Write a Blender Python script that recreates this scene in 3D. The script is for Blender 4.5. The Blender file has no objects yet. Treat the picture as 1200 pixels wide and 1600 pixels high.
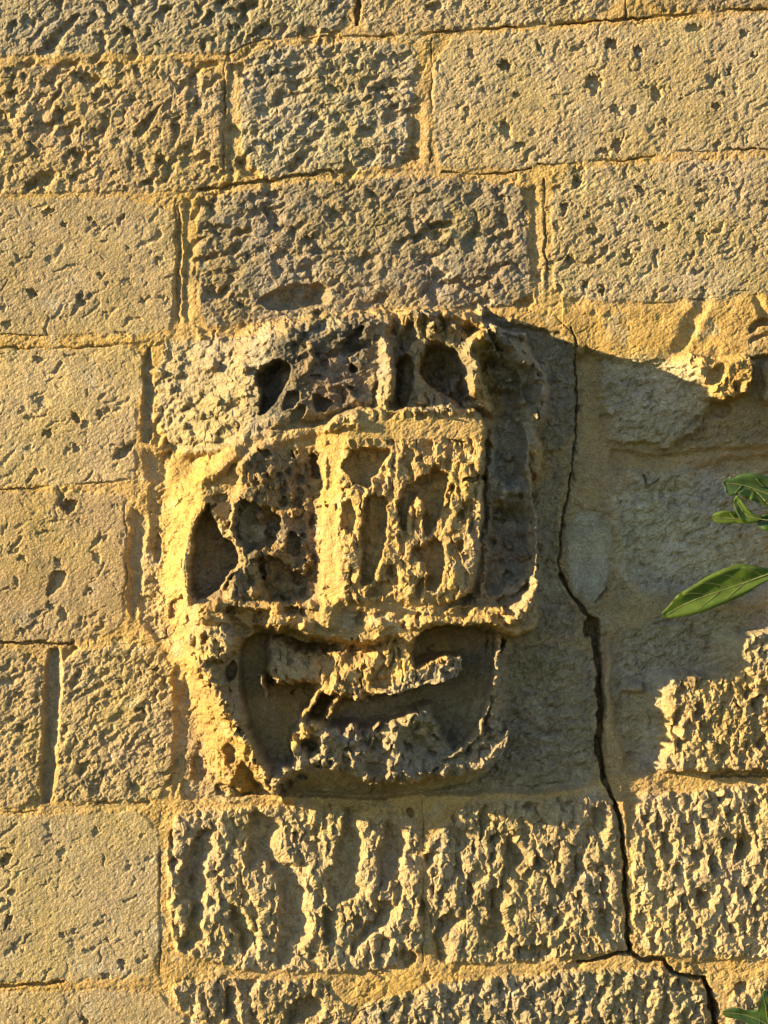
import bpy, bmesh, math, random
import numpy as np

random.seed(7)
rng = np.random.default_rng(11)
S = bpy.context.scene
COL = S.collection
f32 = np.float32

# ------------------------------------------------------------------ scale
K = 0.00113            # metres per unit of the wall plan (one unit = one photo pixel)
ZC = 1.75              # height of the middle of the picture above the ground
def WX(px): return (px - 600.0) * K
def WZ(py): return ZC + (800.0 - py) * K

# ------------------------------------------------------------------ camera
DIST = 5.0
cam_d = bpy.data.cameras.new('camera')
cam = bpy.data.objects.new('camera', cam_d); COL.objects.link(cam)
cam.location = (0.0, -DIST, ZC)
cam.rotation_euler = (math.radians(90), 0, 0)
cam_d.sensor_fit = 'VERTICAL'
cam_d.angle = 2 * math.atan(800 * K / DIST)
cam_d.clip_start = 0.05; cam_d.clip_end = 500
S.camera = cam

# ------------------------------------------------------------------ light
GRAZE = math.radians(15.0)      # angle between the sun's rays and the wall
DROP = math.radians(15.0)       # how far the shadows slope down across the wall
to_sun = np.array([-math.cos(DROP) * math.cos(GRAZE), -math.sin(GRAZE), math.sin(DROP) * math.cos(GRAZE)])
sun_el = math.asin(to_sun[2]); sun_az = math.atan2(to_sun[0], to_sun[1])
w = bpy.data.worlds.new('World'); S.world = w; w.use_nodes = True
nt = w.node_tree; nt.nodes.clear()
wo = nt.nodes.new('ShaderNodeOutputWorld'); bg = nt.nodes.new('ShaderNodeBackground')
sky = nt.nodes.new('ShaderNodeTexSky'); sky.sky_type = 'NISHITA'; sky.sun_disc = False
sky.sun_elevation = sun_el; sky.sun_rotation = sun_az
sky.air_density = 1.0; sky.dust_density = 0.15; sky.ozone_density = 1.0
bg.inputs['Strength'].default_value = 0.08
nt.links.new(sky.outputs[0], bg.inputs[0]); nt.links.new(bg.outputs[0], wo.inputs[0])
sd_ = bpy.data.lights.new('sun', 'SUN'); sd_.energy = 5.0; sd_.angle = math.radians(0.5)
sd_.color = (1.0, 0.765, 0.37)
sun = bpy.data.objects.new('sun', sd_); COL.objects.link(sun)
from mathutils import Vector
sun.rotation_euler = Vector(to_sun).to_track_quat('Z', 'Y').to_euler()
S.view_settings.view_transform = 'Standard'; S.view_settings.look = 'None'
S.view_settings.exposure = 1.65; S.view_settings.gamma = 1.0
S.view_settings.use_curve_mapping = False

# ================================================================== sculpting tools
STEP = 1.3
U0, U1, V0, V1 = -66.0, 1266.0, -66.0, 1666.0
NU = int(round((U1 - U0) / STEP)) + 1; NV = int(round((V1 - V0) / STEP)) + 1
u = (U0 + STEP * np.arange(NU)).astype(f32); v = (V0 + STEP * np.arange(NV)).astype(f32)
U, V = np.meshgrid(u, v)

def sstep(a, b, x):
    t = np.clip((x - a) / (b - a), 0, 1)
    return t * t * (3 - 2 * t)

def noise(x, y, seed=0):
    r = np.random.default_rng(1000 + seed)
    ang = r.random((256, 256)) * 2 * np.pi
    GX = np.cos(ang).astype(f32); GY = np.sin(ang).astype(f32)
    xi = np.floor(x).astype(np.int32); yi = np.floor(y).astype(np.int32)
    fx = (x - xi).astype(f32); fy = (y - yi).astype(f32)
    x0 = xi & 255; x1 = (xi + 1) & 255; y0 = yi & 255; y1 = (yi + 1) & 255
    n00 = GX[y0, x0] * fx + GY[y0, x0] * fy
    n10 = GX[y0, x1] * (fx - 1) + GY[y0, x1] * fy
    n01 = GX[y1, x0] * fx + GY[y1, x0] * (fy - 1)
    n11 = GX[y1, x1] * (fx - 1) + GY[y1, x1] * (fy - 1)
    sx = fx * fx * fx * (fx * (fx * 6 - 15) + 10); sy = fy * fy * fy * (fy * (fy * 6 - 15) + 10)
    a = n00 + sx * (n10 - n00); b = n01 + sx * (n11 - n01)
    return (a + sy * (b - a)) * 1.5

def fbm(x, y, oct=4, seed=0, gain=0.5, lac=2.03):
    s = np.zeros_like(x); a = 1.0; t = 0.0
    for i in range(oct):
        s += a * noise(x + 17.3 * i, y + 9.1 * i, seed + i); t += a
        a *= gain; x = x * lac; y = y * lac
    return s / t

def ridged(x, y, oct=4, seed=0, gain=0.55, lac=2.07):
    s = np.zeros_like(x); a = 1.0; t = 0.0
    for i in range(oct):
        s += a * (1 - 2 * np.abs(noise(x + 5.7 * i, y + 3.3 * i, seed + i))); t += a
        a *= gain; x = x * lac; y = y * lac
    return s / t

def facets(x, y, seed):
    # broken-stone relief: every jittered cell is a little plane with its own tilt
    r = np.random.default_rng(3000 + seed); T = r.random((5, 256, 256)).astype(f32)
    xi = np.floor(x).astype(np.int32); yi = np.floor(y).astype(np.int32)
    out = np.full(x.shape, -9, f32)
    CA = np.cos(T[4] * 6.283); SA = np.sin(T[4] * 6.283)
    for dj in (-1, 0, 1):
        for di in (-1, 0, 1):
            a, b = (xi + di) & 255, (yi + dj) & 255
            ex = x - (xi + di + T[0][b, a]); ey = y - (yi + dj + T[1][b, a]); ca = CA[b, a]; sa = SA[b, a]
            q = np.maximum(np.abs(ex * ca + ey * sa), np.abs(ey * ca - ex * sa) * .8)
            out = np.maximum(out, (T[2][b, a] - .5) * 1.3 * ex + (T[3][b, a] - .5) * 1.3 * ey - 1.15 * q + (T[2][a, b] - .5) * .5)
    return (out + .38) * 1.25

def rot(x, y, deg):
    c, s_ = math.cos(math.radians(deg)), math.sin(math.radians(deg))
    return x * c + y * s_, -x * s_ + y * c

# ragged outlines: everything drawn below is bent by these two fields
BX = (fbm(U / 34, V / 34, 4, 1, 0.62) * 9).astype(f32)
BY = (fbm(U / 34, V / 34, 4, 11, 0.62) * 9).astype(f32)

CX = (fbm(U / 9, V / 9, 2, 5, .6) * 4.2).astype(f32); CY = (fbm(U / 9, V / 9, 2, 15, .6) * 4.2).astype(f32)

H = np.zeros_like(U)                 # height off the wall plane
R = np.full_like(U, 0.15)            # how much rough vertical relief
RD = np.zeros_like(U)                # how much rough slanting relief
SM = np.ones_like(U)                 # how much fine tooling grain
LAB = np.zeros(U.shape, np.int16)
OCH = np.zeros_like(U); GRY = np.zeros_like(U); DRK = np.zeros_like(U); PAL = np.zeros_like(U); PNK = np.zeros_like(U)

def window(x0, y0, x1, y1):
    i0 = max(0, int((x0 - U0) / STEP)); i1 = min(NU, int((x1 - U0) / STEP) + 2)
    j0 = max(0, int((y0 - V0) / STEP)); j1 = min(NV, int((y1 - V0) / STEP) + 2)
    return slice(j0, j1), slice(i0, i1)

def round_off(p, n=1, closed=True):
    p = np.asarray(p, float)
    for _ in range(n):
        q = np.roll(p, -1, 0) if closed else p[1:]
        a = p if closed else p[:-1]
        c = np.empty((len(a) * 2, 2)); c[0::2] = a * .75 + q * .25; c[1::2] = a * .25 + q * .75
        p = c if closed else np.vstack([p[:1], c, p[-1:]])
    return p

def seg_dist(x, y, p, closed):
    d2 = np.full(x.shape, 1e9, f32); inside = np.zeros(x.shape, bool); tt = np.zeros(x.shape, f32)
    n = len(p); m = n if closed else n - 1
    for i in range(m):
        ax, ay = p[i]; bx, by = p[(i + 1) % n]
        ex, ey = bx - ax, by - ay; L = ex * ex + ey * ey + 1e-9
        t = np.clip(((x - ax) * ex + (y - ay) * ey) / L, 0, 1)
        dd = (x - ax - t * ex) ** 2 + (y - ay - t * ey) ** 2
        k = dd < d2
        d2 = np.where(k, dd, d2)
        if not closed: tt = np.where(k, (i + t) / m, tt)
        else:
            c = ((ay > y) != (by > y)) & (x < ex * (y - ay) / (ey + 1e-12) + ax)
            inside ^= c
    return np.sqrt(d2), inside, tt

def sdf(pts, pad=20, bend=1.0, soft=1):
    p = round_off(pts, soft) if soft else np.asarray(pts, float)
    w_ = window(p[:, 0].min() - pad, p[:, 1].min() - pad, p[:, 0].max() + pad, p[:, 1].max() + pad)
    d, ins, _ = seg_dist(U[w_] + bend * (BX[w_] + .55 * CX[w_]), V[w_] + bend * (BY[w_] + .55 * CY[w_]), p, True)
    return w_, np.where(ins, -d, d)

def cav(pts, depth, bev=8, bend=1.0, soft=1, smooth=0.55):
    """eat a hollow out of the surface"""
    w_, d = sdf(pts, 12, bend, soft)
    m = sstep(0, -bev, d)
    H[w_] -= depth * m * (1 + .45 * fbm(U[w_] / 26, V[w_] / 30, 3, 230))
    R[w_] *= 1 - smooth * m; RD[w_] *= 1 - smooth * m
    return w_, m

def floor_at(pts, level, bev=6, bend=0.8, soft=1, smooth=0.8):
    """cut down to a level floor"""
    w_, d = sdf(pts, 12, bend, soft)
    m = sstep(0, -bev, d)
    H[w_] = H[w_] * (1 - m) + np.minimum(H[w_], level + 9 * fbm(U[w_] / 40, V[w_] / 34, 4, 231, .6)) * m
    R[w_] *= 1 - smooth * m; RD[w_] *= 1 - smooth * m
    return w_, m

def put(pts, level, bev=10, bend=0.8, soft=1, rough=None, grad=None, rd=None):
    """bring the surface to a level inside an outline (grad = slope in x and y about a point)"""
    w_, d = sdf(pts, 12, bend, soft)
    m = sstep(bev * .15, -bev, d)
    t = level
    if grad: t = level + grad[0] * (U[w_] - grad[2]) + grad[1] * (V[w_] - grad[3])
    H[w_] = H[w_] * (1 - m) + t * m
    if rough is not None: R[w_] = R[w_] * (1 - m) + rough * m
    if rd is not None: RD[w_] = RD[w_] * (1 - m) + rd * m
    return w_, m

def bump(cx, cy, rx, ry, h, ang=0, flat=1.0, bend=0.8, rough=None):
    """a lump (h > 0) or a pit (h < 0)"""
    r_ = max(rx, ry) + 8
    w_ = window(cx - r_, cy - r_, cx + r_, cy + r_)
    if w_[0].start >= w_[0].stop or w_[1].start >= w_[1].stop: return
    x, y = rot(U[w_] - cx + bend * (.4 * BX[w_] + CX[w_]), V[w_] - cy + bend * (.4 * BY[w_] + CY[w_]), ang)
    q = np.sqrt((x / rx) ** 2 + (y / ry) ** 2)
    m = np.clip(1 - q ** (2 * flat), 0, 1)
    if flat > 1: m = sstep(0, 1, m)
    H[w_] += h * m
    if rough is not None: R[w_] += (rough - R[w_]) * sstep(0, .3, m)

def ridge(pts, width, level, mode='max', bend=0.9, soft=1, rough=None, taper=None):
    p = round_off(pts, soft, False)
    w_ = window(p[:, 0].min() - width * 2, p[:, 1].min() - width * 2, p[:, 0].max() + width * 2, p[:, 1].max() + width * 2)
    d, _, t = seg_dist(U[w_] + bend * BX[w_], V[w_] + bend * BY[w_], p, False)
    m = sstep(width, width * .15, d)
    lev = level if taper is None else level + (taper - level) * t
    if mode == 'max': H[w_] = np.where(m > 0, np.maximum(H[w_], H[w_] * (1 - m) + lev * m), H[w_])
    else: H[w_] += lev * m
    if rough is not None: R[w_] = R[w_] * (1 - m) + rough * m
    return w_, m

def crack(pts, width, depth, soft=0, solid=False):
    p = np.asarray(pts, float)
    w_ = window(p[:, 0].min() - 20, p[:, 1].min() - 20, p[:, 0].max() + 20, p[:, 1].max() + 20)
    d, _, t = seg_dist(U[w_] + .75 * BX[w_], V[w_] + .75 * BY[w_], p, False)
    wv = width * (1 + .5 * noise(U[w_] / 23, V[w_] / 23, 77))
    m = sstep(wv, wv * .45, d)
    if width < 3 and not solid: depth = depth * (.28 + 1.0 * noise(U[w_] / 60, V[w_] / 60, 78)); wv = wv
    H[w_] -= np.maximum(depth, 0) * m
    SM[w_] *= 1 - .5 * m

def paint(field, pts, amount, bev=14, bend=1.5, soft=1):
    w_, d = sdf(pts, 30, bend, soft)
    field[w_] = np.maximum(field[w_], amount * sstep(bev * .5, -bev, d))

# ================================================================== the wall's stones
LABEL_NAMES = ['mortar']
def new_label(name):
    LABEL_NAMES.append(name); return len(LABEL_NAMES) - 1

H += -1.6 + 3.0 * fbm(U / 50, V / 50, 3, 21)        # mortar bed
OCH += 0.8; SM *= 0.7

w_, d = sdf([(780,600),(893,545),(950,560),(1110,600),(1300,560),(1300,960),(1160,975),(1150,1045),(1035,1050),(1026,1210),(945,1212),(900,1238),(700,1240),(700,900)], 24, 1.2)
m = sstep(4, -14, d); H[w_] = H[w_] * (1 - m) + (-27 + 2 * fbm(U[w_] / 40, V[w_] / 40, 3, 22)) * m; OCH[w_] *= 1 - .6 * m; SM[w_] *= 1 + .5 * m
def stone(pts, level=0, bev=4, r=.2, rd=0.0, sm=1.0, och=0.1, gry=0.0, tilt=(0, 0), bend=.8, name='stone'):
    k = new_label(name)
    w_, d = sdf(pts, 14, bend, 1)
    m = sstep(1, -bev, d)
    cx = sum(p[0] for p in pts) / len(pts); cy = sum(p[1] for p in pts) / len(pts)
    t = level + tilt[0] * (U[w_] - cx) + tilt[1] * (V[w_] - cy)
    H[w_] = H[w_] * (1 - m) + t * m
    for F, a in ((R, r), (RD, rd), (SM, sm), (OCH, och), (GRY, gry)): F[w_] = F[w_] * (1 - m) + a * m
    LAB[w_] = np.where(d < 0, k, LAB[w_])
    return k

ST = {}
ST['A1'] = stone([(-90,-90),(552,-90),(554,44),(420,60),(400,68),(355,85),(60,87),(-90,92)], 0, r=.2, rd=.25, gry=.5)
ST['A2'] = stone([(564,-90),(970,-90),(972,26),(800,40),(600,55),(566,55)], -1, r=.2, rd=.2, gry=.25)
ST['A3'] = stone([(984,-90),(1290,-90),(1290,2),(1200,10),(984,24)], 0, gry=.2)
ST['B1'] = stone([(-90,102),(60,102),(345,96),(348,200),(346,290),(300,300),(-90,303)], 0, r=.25, rd=.2, sm=.8)
ST['B2'] = stone([(372,92),(410,74),(560,62),(648,66),(652,110),(645,160),(638,200),(640,260),(530,270),(376,286)], -1, bev=6, r=.25, rd=.6, gry=.65)
ST['B3'] = stone([(676,58),(800,48),(980,38),(1290,12),(1290,226),(1200,234),(1050,240),(950,248),(840,262),(700,264),(676,250)], 0, r=.08, sm=.7, gry=.12)
ST['C1'] = stone([(-90,310),(272,306),(274,400),(270,500),(262,522),(-90,528)], 0, r=.05, sm=.46)
ST['C2'] = stone([(304,318),(330,305),(440,286),(540,278),(640,274),(800,284),(826,300),(828,400),(834,478),(700,486),(610,480),(440,502),(350,514),(308,512)], 0, bev=7, r=.2, rd=.6, gry=.7)
ST['C3'] = stone([(858,270),(950,258),(1200,244),(1290,238),(1290,462),(1200,458),(1100,470),(880,472),(862,440)], 0, r=.08, sm=.8, gry=.08)
ST['D1'] = stone([(-90,546),(100,545),(226,538),(224,600),(213,640),(214,740),(196,756),(-90,762)], 0, r=.05, sm=.46)
ST['D2'] = stone([(242,534),(300,530),(420,518),(480,560),(420,690),(330,722),(245,698)], -2, bev=8, r=.3, rd=.45, och=.25, gry=.3)
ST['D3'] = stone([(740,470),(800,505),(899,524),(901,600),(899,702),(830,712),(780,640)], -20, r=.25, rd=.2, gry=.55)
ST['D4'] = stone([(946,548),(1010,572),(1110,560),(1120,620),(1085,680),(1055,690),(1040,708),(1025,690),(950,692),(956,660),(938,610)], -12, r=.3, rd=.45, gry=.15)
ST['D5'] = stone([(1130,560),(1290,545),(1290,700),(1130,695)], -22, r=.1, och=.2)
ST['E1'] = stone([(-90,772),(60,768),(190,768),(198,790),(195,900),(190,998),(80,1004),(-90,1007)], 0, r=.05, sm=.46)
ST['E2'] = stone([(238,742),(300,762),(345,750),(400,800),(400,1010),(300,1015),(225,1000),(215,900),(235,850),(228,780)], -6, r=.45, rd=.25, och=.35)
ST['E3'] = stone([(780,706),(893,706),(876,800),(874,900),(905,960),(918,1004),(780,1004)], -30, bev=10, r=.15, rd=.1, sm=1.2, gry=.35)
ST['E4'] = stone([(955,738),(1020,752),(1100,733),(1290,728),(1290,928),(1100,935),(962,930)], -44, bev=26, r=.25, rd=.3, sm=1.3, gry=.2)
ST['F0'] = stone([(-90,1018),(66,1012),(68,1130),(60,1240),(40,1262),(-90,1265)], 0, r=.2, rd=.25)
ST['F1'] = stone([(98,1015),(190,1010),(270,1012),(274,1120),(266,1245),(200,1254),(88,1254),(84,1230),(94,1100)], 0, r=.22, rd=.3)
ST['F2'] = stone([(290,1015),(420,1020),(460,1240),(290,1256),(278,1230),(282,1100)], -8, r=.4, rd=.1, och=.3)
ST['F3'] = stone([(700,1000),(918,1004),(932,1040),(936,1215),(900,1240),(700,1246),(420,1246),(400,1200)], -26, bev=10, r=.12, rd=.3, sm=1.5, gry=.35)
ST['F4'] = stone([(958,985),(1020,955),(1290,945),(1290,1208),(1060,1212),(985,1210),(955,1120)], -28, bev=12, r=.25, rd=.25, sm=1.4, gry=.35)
ST['G1'] = stone([(-90,1274),(100,1272),(248,1263),(250,1400),(247,1520),(200,1528),(-90,1540)], 0, r=.05, sm=.46)
ST['G2'] = stone([(258,1275),(330,1262),(500,1252),(656,1252),(659,1400),(661,1506),(560,1520),(440,1524),(300,1502),(264,1482)], 2, bev=8, r=1.0, och=.12)
ST['G3'] = stone([(664,1252),(930,1243),(950,1240),(966,1290),(972,1400),(976,1484),(930,1494),(800,1506),(668,1510)], 2, bev=7, r=1.0, och=.12)
ST['G4'] = stone([(984,1240),(1040,1236),(1120,1228),(1290,1222),(1290,1496),(1150,1498),(1050,1500),(1000,1488),(984,1440)], 0, bev=7, r=.85, rd=.3)
ST['H1'] = stone([(-90,1550),(255,1545),(262,1580),(330,1600),(330,1690),(-90,1690)], 0, r=.05, sm=.46)
ST['H2'] = stone([(268,1530),(360,1528),(540,1530),(545,1690),(345,1690),(335,1602),(275,1580)], -2, r=.9, rd=.3, och=.25)
ST['H3'] = stone([(556,1572),(620,1548),(700,1530),(1040,1506),(1088,1532),(1106,1570),(1118,1690),(552,1690)], 0, bev=8, r=1.0, rd=.6, gry=.25)
ST['H4'] = stone([(1130,1548),(1200,1522),(1290,1516),(1290,1690),(1142,1690)], 0, r=.7, rd=.4, och=.2)

# proud or smeared mortar, one patch each
def patch(pts, level, bev=8, och=.8, r=.08, bend=.7, grad=None, sm=.6, own=True):
    w_, d = sdf(pts, 14, bend, 1)
    m = sstep(1, -bev, d)
    t = level if not grad else level + grad[0] * (U[w_] - grad[2]) + grad[1] * (V[w_] - grad[3])
    H[w_] = H[w_] * (1 - m) + t * m
    for F, a in ((R, r), (RD, 0.05), (SM, sm), (OCH, och), (GRY, 0)): F[w_] = F[w_] * (1 - m) + a * m
    if own:
        k = new_label('mortar_patch'); LAB[w_] = np.where(d < 0, k, LAB[w_])

patch([(50,84),(200,82),(352,86),(352,96),(200,100),(60,101)], 1, 4)
patch([(-90,303),(120,300),(300,299),(250,309),(-90,312)], -1, 4, bend=.4)
patch([(646,160),(662,150),(672,190),(674,255),(640,258),(642,205)], -3, 5, och=.7, grad=(.35, 0, 660, 200))
patch([(352,100),(368,100),(374,200),(374,284),(352,286)], -5, 5, och=.45, grad=(.25, 0, 362, 200))
patch([(276,320),(284,318),(284,500),(274,512)], -10, 4, och=.3)
patch([(284,318),(302,316),(306,420),(306,505),(284,508),(286,420)], -4, 6, och=.7, grad=(.4, 0, 296, 400))
patch([(826,292),(846,282),(852,380),(856,480),(838,484),(832,400)], -3, 6, och=.65, grad=(.3, 0, 842, 400))
patch([(-90,532),(120,530),(235,522),(226,537),(100,544),(-90,546)], 1, 4, och=.95)
patch([(300,296),(400,282),(540,268),(640,262),(700,268),(640,275),(540,280),(440,288),(340,304)], -3, 6, och=.6)
patch([(840,474),(880,472),(1000,474),(1100,470),(1210,452),(1290,440),(1290,560),(1180,556),(1110,552),(1040,575),(960,572),(930,545),(890,522),(800,506),(740,490),(700,484),(760,480)], 1, 14, och=1.0, r=.1)
patch([(906,535),(942,552),(946,620),(954,690),(950,800),(906,800),(898,740),(906,690),(905,600)], -24, 10, och=.55, r=.02)
patch([(886,800),(952,800),(958,850),(955,900),(935,955),(905,935),(884,900),(880,840)], -27, 6, och=.12, r=.03)
patch([(950,694),(1040,712),(1100,698),(1290,690),(1290,730),(1100,736),(1060,735),(1015,760),(1000,736),(955,738)], -37, 7, och=.4, r=.05)
patch([(940,930),(1000,928),(1100,935),(1290,930),(1290,950),(1100,958),(1010,975),(960,1000),(940,985)], -25, 8, och=.3, r=.08)
patch([(940,1010),(960,1010),(960,1120),(985,1200),(960,1216),(942,1190)], -16, 7, och=.3, r=.15)
patch([(1030,1214),(1110,1216),(1290,1210),(1290,1222),(1110,1230),(1060,1244),(1030,1236)], -3, 5, och=.85)
patch([(948,1218),(970,1216),(980,1260),(984,1330),(974,1320),(966,1270)], 0, 5, och=.7, grad=(.4, 0, 966, 1260))
patch([(560,1520),(620,1508),(720,1506),(790,1512),(740,1530),(680,1545),(600,1560),(545,1590),(548,1545)], 0, 12, och=1.0, r=.12)
patch([(-90,1540),(150,1532),(250,1528),(255,1544),(-90,1550)], 0, 4, och=.95)
patch([(1065,1500),(1160,1498),(1220,1502),(1180,1520),(1130,1530),(1090,1522)], -5, 6, och=.9)
patch([(60,1262),(90,1256),(200,1256),(262,1250),(250,1262),(100,1270)], -3, 4, och=.5)
patch([(285,745),(330,712),(372,690),(420,678),(470,668),(500,672),(490,690),(420,700),(375,725),(345,752),(300,765)], 8, 10, och=.9, r=.12, grad=(.22, 0, 330, 720))
patch([(219,700),(238,702),(266,725),(268,755),(242,765),(226,745)], -11, 9, och=.4, r=.3)
patch([(200,790),(228,790),(232,850),(222,960),(200,980),(196,900)], -11, 9, och=.4, r=.35, bend=1.3)
patch([(226,540),(240,540),(242,640),(238,698),(218,690),(222,620)], -13, 4, och=.2, r=.03)
patch([(266,1030),(300,1040),(292,1100),(288,1200),(276,1250),(266,1240),(272,1120)], -6, 8, och=.5, r=.05)
patch([(70,1012),(98,1010),(96,1110),(86,1200),(82,1255),(60,1258),(68,1140)], -16, 4, och=0, r=.0, bend=.4)

SMOOTHP = [k for k, n_ in enumerate(LABEL_NAMES) if n_ == 'mortar_patch']
# the slope that climbs from the wall towards the carved shield on its lit side
w_, d = sdf([(238,730),(300,740),(360,640),(380,520),(440,500),(520,640),(420,1000),(420,1240),(330,1250),(300,1100),(240,1000)], 30, 1.2)
m = sstep(10, -40, d); H[w_] += m * np.clip((U[w_] - 240 - .10 * np.abs(V[w_] - 900)) * .68, 0, 44)

paint(OCH, [(230,735),(300,745),(345,690),(372,700),(300,860),(300,1000),(350,1060),(440,1230),(560,1250),(660,1262),(640,1285),(430,1262),(330,1250),(285,1100),(240,960)], .95, 30)
# knobbly ochre boss under the smear on the right, and the pale bit beside it
put([(1062,552),(1110,560),(1182,552),(1178,590),(1170,612),(1140,628),(1112,626),(1098,600),(1070,575)], 31, 8, 1.2, rough=.9)
paint(OCH, [(1055,545),(1190,545),(1185,630),(1110,640)], 1.0)
cav([(1096,590),(1112,572),(1134,568),(1128,590),(1112,618),(1098,616)], 16, 5)
bump(1080,564,9,9,-14); bump(1150,606,9,10,-12)
put([(1186,560),(1290,545),(1290,640),(1200,636),(1184,626),(1192,600)], 2, 9, 1.0, rough=.3)
paint(OCH, [(1186,560),(1290,545),(1290,640),(1186,630)], .9)
ridge([(1178,512),(1192,502),(1200,505)], 7, -14, 'add'); ridge([(1175,530),(1200,520)], 5, -8, 'add')
ridge([(1098,476),(1085,500),(1062,540)], 16, -7, 'add'); ridge([(1185,470),(1195,500)], 12, -6, 'add')
H[window(880,455,1266,560)] += 4 * fbm(U[window(880,455,1266,560)] / 60, V[window(880,455,1266,560)] / 40, 2, 31)

floor_at([(1085,712),(1290,700),(1290,770),(1085,765)], -46, 12, 1.0)
# sunlit rough parts of the recessed stone F4
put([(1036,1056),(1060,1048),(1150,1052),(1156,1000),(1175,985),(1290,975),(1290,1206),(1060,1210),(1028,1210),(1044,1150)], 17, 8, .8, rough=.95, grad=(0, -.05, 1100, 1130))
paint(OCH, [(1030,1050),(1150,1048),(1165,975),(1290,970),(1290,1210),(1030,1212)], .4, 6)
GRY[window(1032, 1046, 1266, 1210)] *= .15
put([(1154,1010),(1160,992),(1178,984),(1290,975),(1290,1080),(1190,1070),(1160,1050)], 30, 9, 1.1, rough=.95)
put([(990,1072),(1003,1060),(1008,1082),(992,1084)], 5, 5, .6, rough=.5)
bump(1148,985,4,4,22)

# ================================================================== the carved coat of arms
SH = {}
def region(key, name, polys, bend=.8):
    k = new_label(name); SH[k] = key
    for pts in polys:
        w_, d = sdf(pts, 8, bend, 1); LAB[w_] = np.where(d < 0, k, LAB[w_])
    return k

OUT = [(356,545),(400,512),(460,492),(540,486),(620,484),(660,490),(705,486),(738,500),(768,515),(812,520),(836,545),(854,600),(858,640),(842,668),(850,715),(832,752),(832,800),(838,850),(832,905),(842,950),(838,988),(796,1000),(792,1060),(792,1130),(768,1180),(735,1212),(640,1238),(540,1242),(440,1238),(420,1220),(392,1180),(372,1120),(345,1066),(312,1036),(302,1000),(310,960),(297,910),(299,840),(312,790),(345,752),(372,700),(376,640)]
k_base = region('ground', 'shield_ground', [OUT])
H0 = H.copy(); put(OUT, 22, 14, 1.0, rough=.25); H = np.maximum(H, np.where(U < 400, H0, -99))

put([(372,700),(380,670),(480,660),(758,650),(762,700),(757,800),(752,890),(735,945),(520,955),(360,950),(360,900),(380,870),(366,800)], 50, 12, .9, rough=.4)

# --- crest across the top: rises from the left, breaks off along a ragged line on the right
CREST = [(362,548),(402,514),(460,494),(540,488),(606,486),(632,500),(628,540),(626,570),(622,645),(590,655),(530,668),(470,684),(420,694),(376,702),(368,680),(378,630),(372,580)]
k_crest = region('crest', 'crest', [CREST])
w_, d = sdf([(240,575),(300,530),(350,524),(402,514),(460,494),(540,488),(606,486),(632,500),(628,540),(626,570),(622,645),(590,655),(530,668),(470,684),(420,694),(376,702),(330,715),(262,715)], 12, 1.1)
m = sstep(3, -30, d); t = np.minimum(np.clip((U[w_] - 250 - .15 * np.abs(V[w_] - 620)) * .36, 0, 64), 62 - .09 * (U[w_] - 500) - .03 * (V[w_] - 590)); t = t + 3 * fbm(U[w_] / 45, V[w_] / 30, 3, 33)
H[w_] = H[w_] * (1 - m) + np.maximum(H[w_], t) * m
w_, d = sdf(CREST, 12, 1.1); m = sstep(0, -20, d); R[w_] = R[w_] * (1 - m) + .3 * m; RD[w_] = RD[w_] * (1 - m) + .45 * m
put([(590,520),(618,540),(622,640),(600,655),(588,640),(594,590)], 76, 12, 1.1, rough=.3, grad=(.5, 0, 606, 590))
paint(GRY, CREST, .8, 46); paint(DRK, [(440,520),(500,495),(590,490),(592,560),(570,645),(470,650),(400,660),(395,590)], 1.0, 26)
paint(PNK, [(440,555),(560,540),(570,640),(430,650)], .6, 26)
cav([(395,594),(412,574),(436,562),(456,570),(461,588),(447,612),(436,634),(420,648),(404,656),(409,632),(412,616)], 46, 5, .5)
cav([(441,642),(449,614),(469,611),(472,628),(456,644)], 17, 4); cav([(487,642),(490,616),(520,627),(523,636),(506,648)], 16, 4)
cav([(454,646),(475,632),(484,650),(463,666)], 13, 4); cav([(582,600),(596,598),(592,630),(578,648)], 10, 4)
cav([(528,560),(545,520),(572,508),(576,520),(560,540),(570,548),(548,565)], 14, 6); cav([(540,575),(556,568),(560,585),(548,592)], 10, 4)
for a in ((498,560,7,6,-9),(480,545,7,4,-7),(510,572,8,7,-11),(463,548,6,10,-8),(552,578,5,7,-9),(470,566,5,5,-7),(497,592,14,4,-9),(545,610,12,3,-8),(538,622,5,14,-6)): bump(*a)
ridge([(488,545),(492,565),(480,585),(462,592)], 8, 6, 'add'); ridge([(515,608),(530,603),(545,612),(560,635)], 6, 8, 'add')
ridge([(575,660),(592,648),(595,610),(597,590)], 7, 8, 'add')

# --- right of the break: slots, the deep socket and its lumps
put([(612,484),(660,490),(705,486),(736,500),(736,540),(720,560),(720,650),(640,655),(616,640),(624,560)], 50, 12, 1.2, rough=.8)
cav([(608,486),(622,484),(628,510),(622,530),(612,520)], 12, 4)
cav([(618,560),(640,553),(648,578),(641,638),(622,644),(616,620)], 32, 5, .5)
cav([(620,536),(634,505),(648,500),(656,530),(642,550),(626,556)], 22, 6)
cav([(655,552),(674,534),(700,538),(720,556),(726,590),(738,618),(734,632),(700,626),(668,608),(650,590)], 74, 10, 1.1)
bump(690,582,12,9,22); bump(672,520,8,14,16); bump(655,508,6,8,10); bump(705,515,7,9,14); bump(640,648,16,7,16,0,1,.8,.8)
bump(706,640,22,8,22,0,1.3,.8,.7); bump(655,625,10,14,12)
for a in ((715,502,10,10,-10),(692,512,9,10,-10),(740,508,14,9,-10)): bump(*a)
k_sock = region('crest', 'socket_block', [[(618,486),(660,490),(705,486),(722,495),(724,560),(722,610),(742,630),(742,648),(640,657),(624,645),(628,560)]])
paint(GRY, [(610,484),(740,490),(740,655),(610,655)], .7); paint(DRK, [(650,530),(730,535),(740,640),(660,630)], .35)

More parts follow.
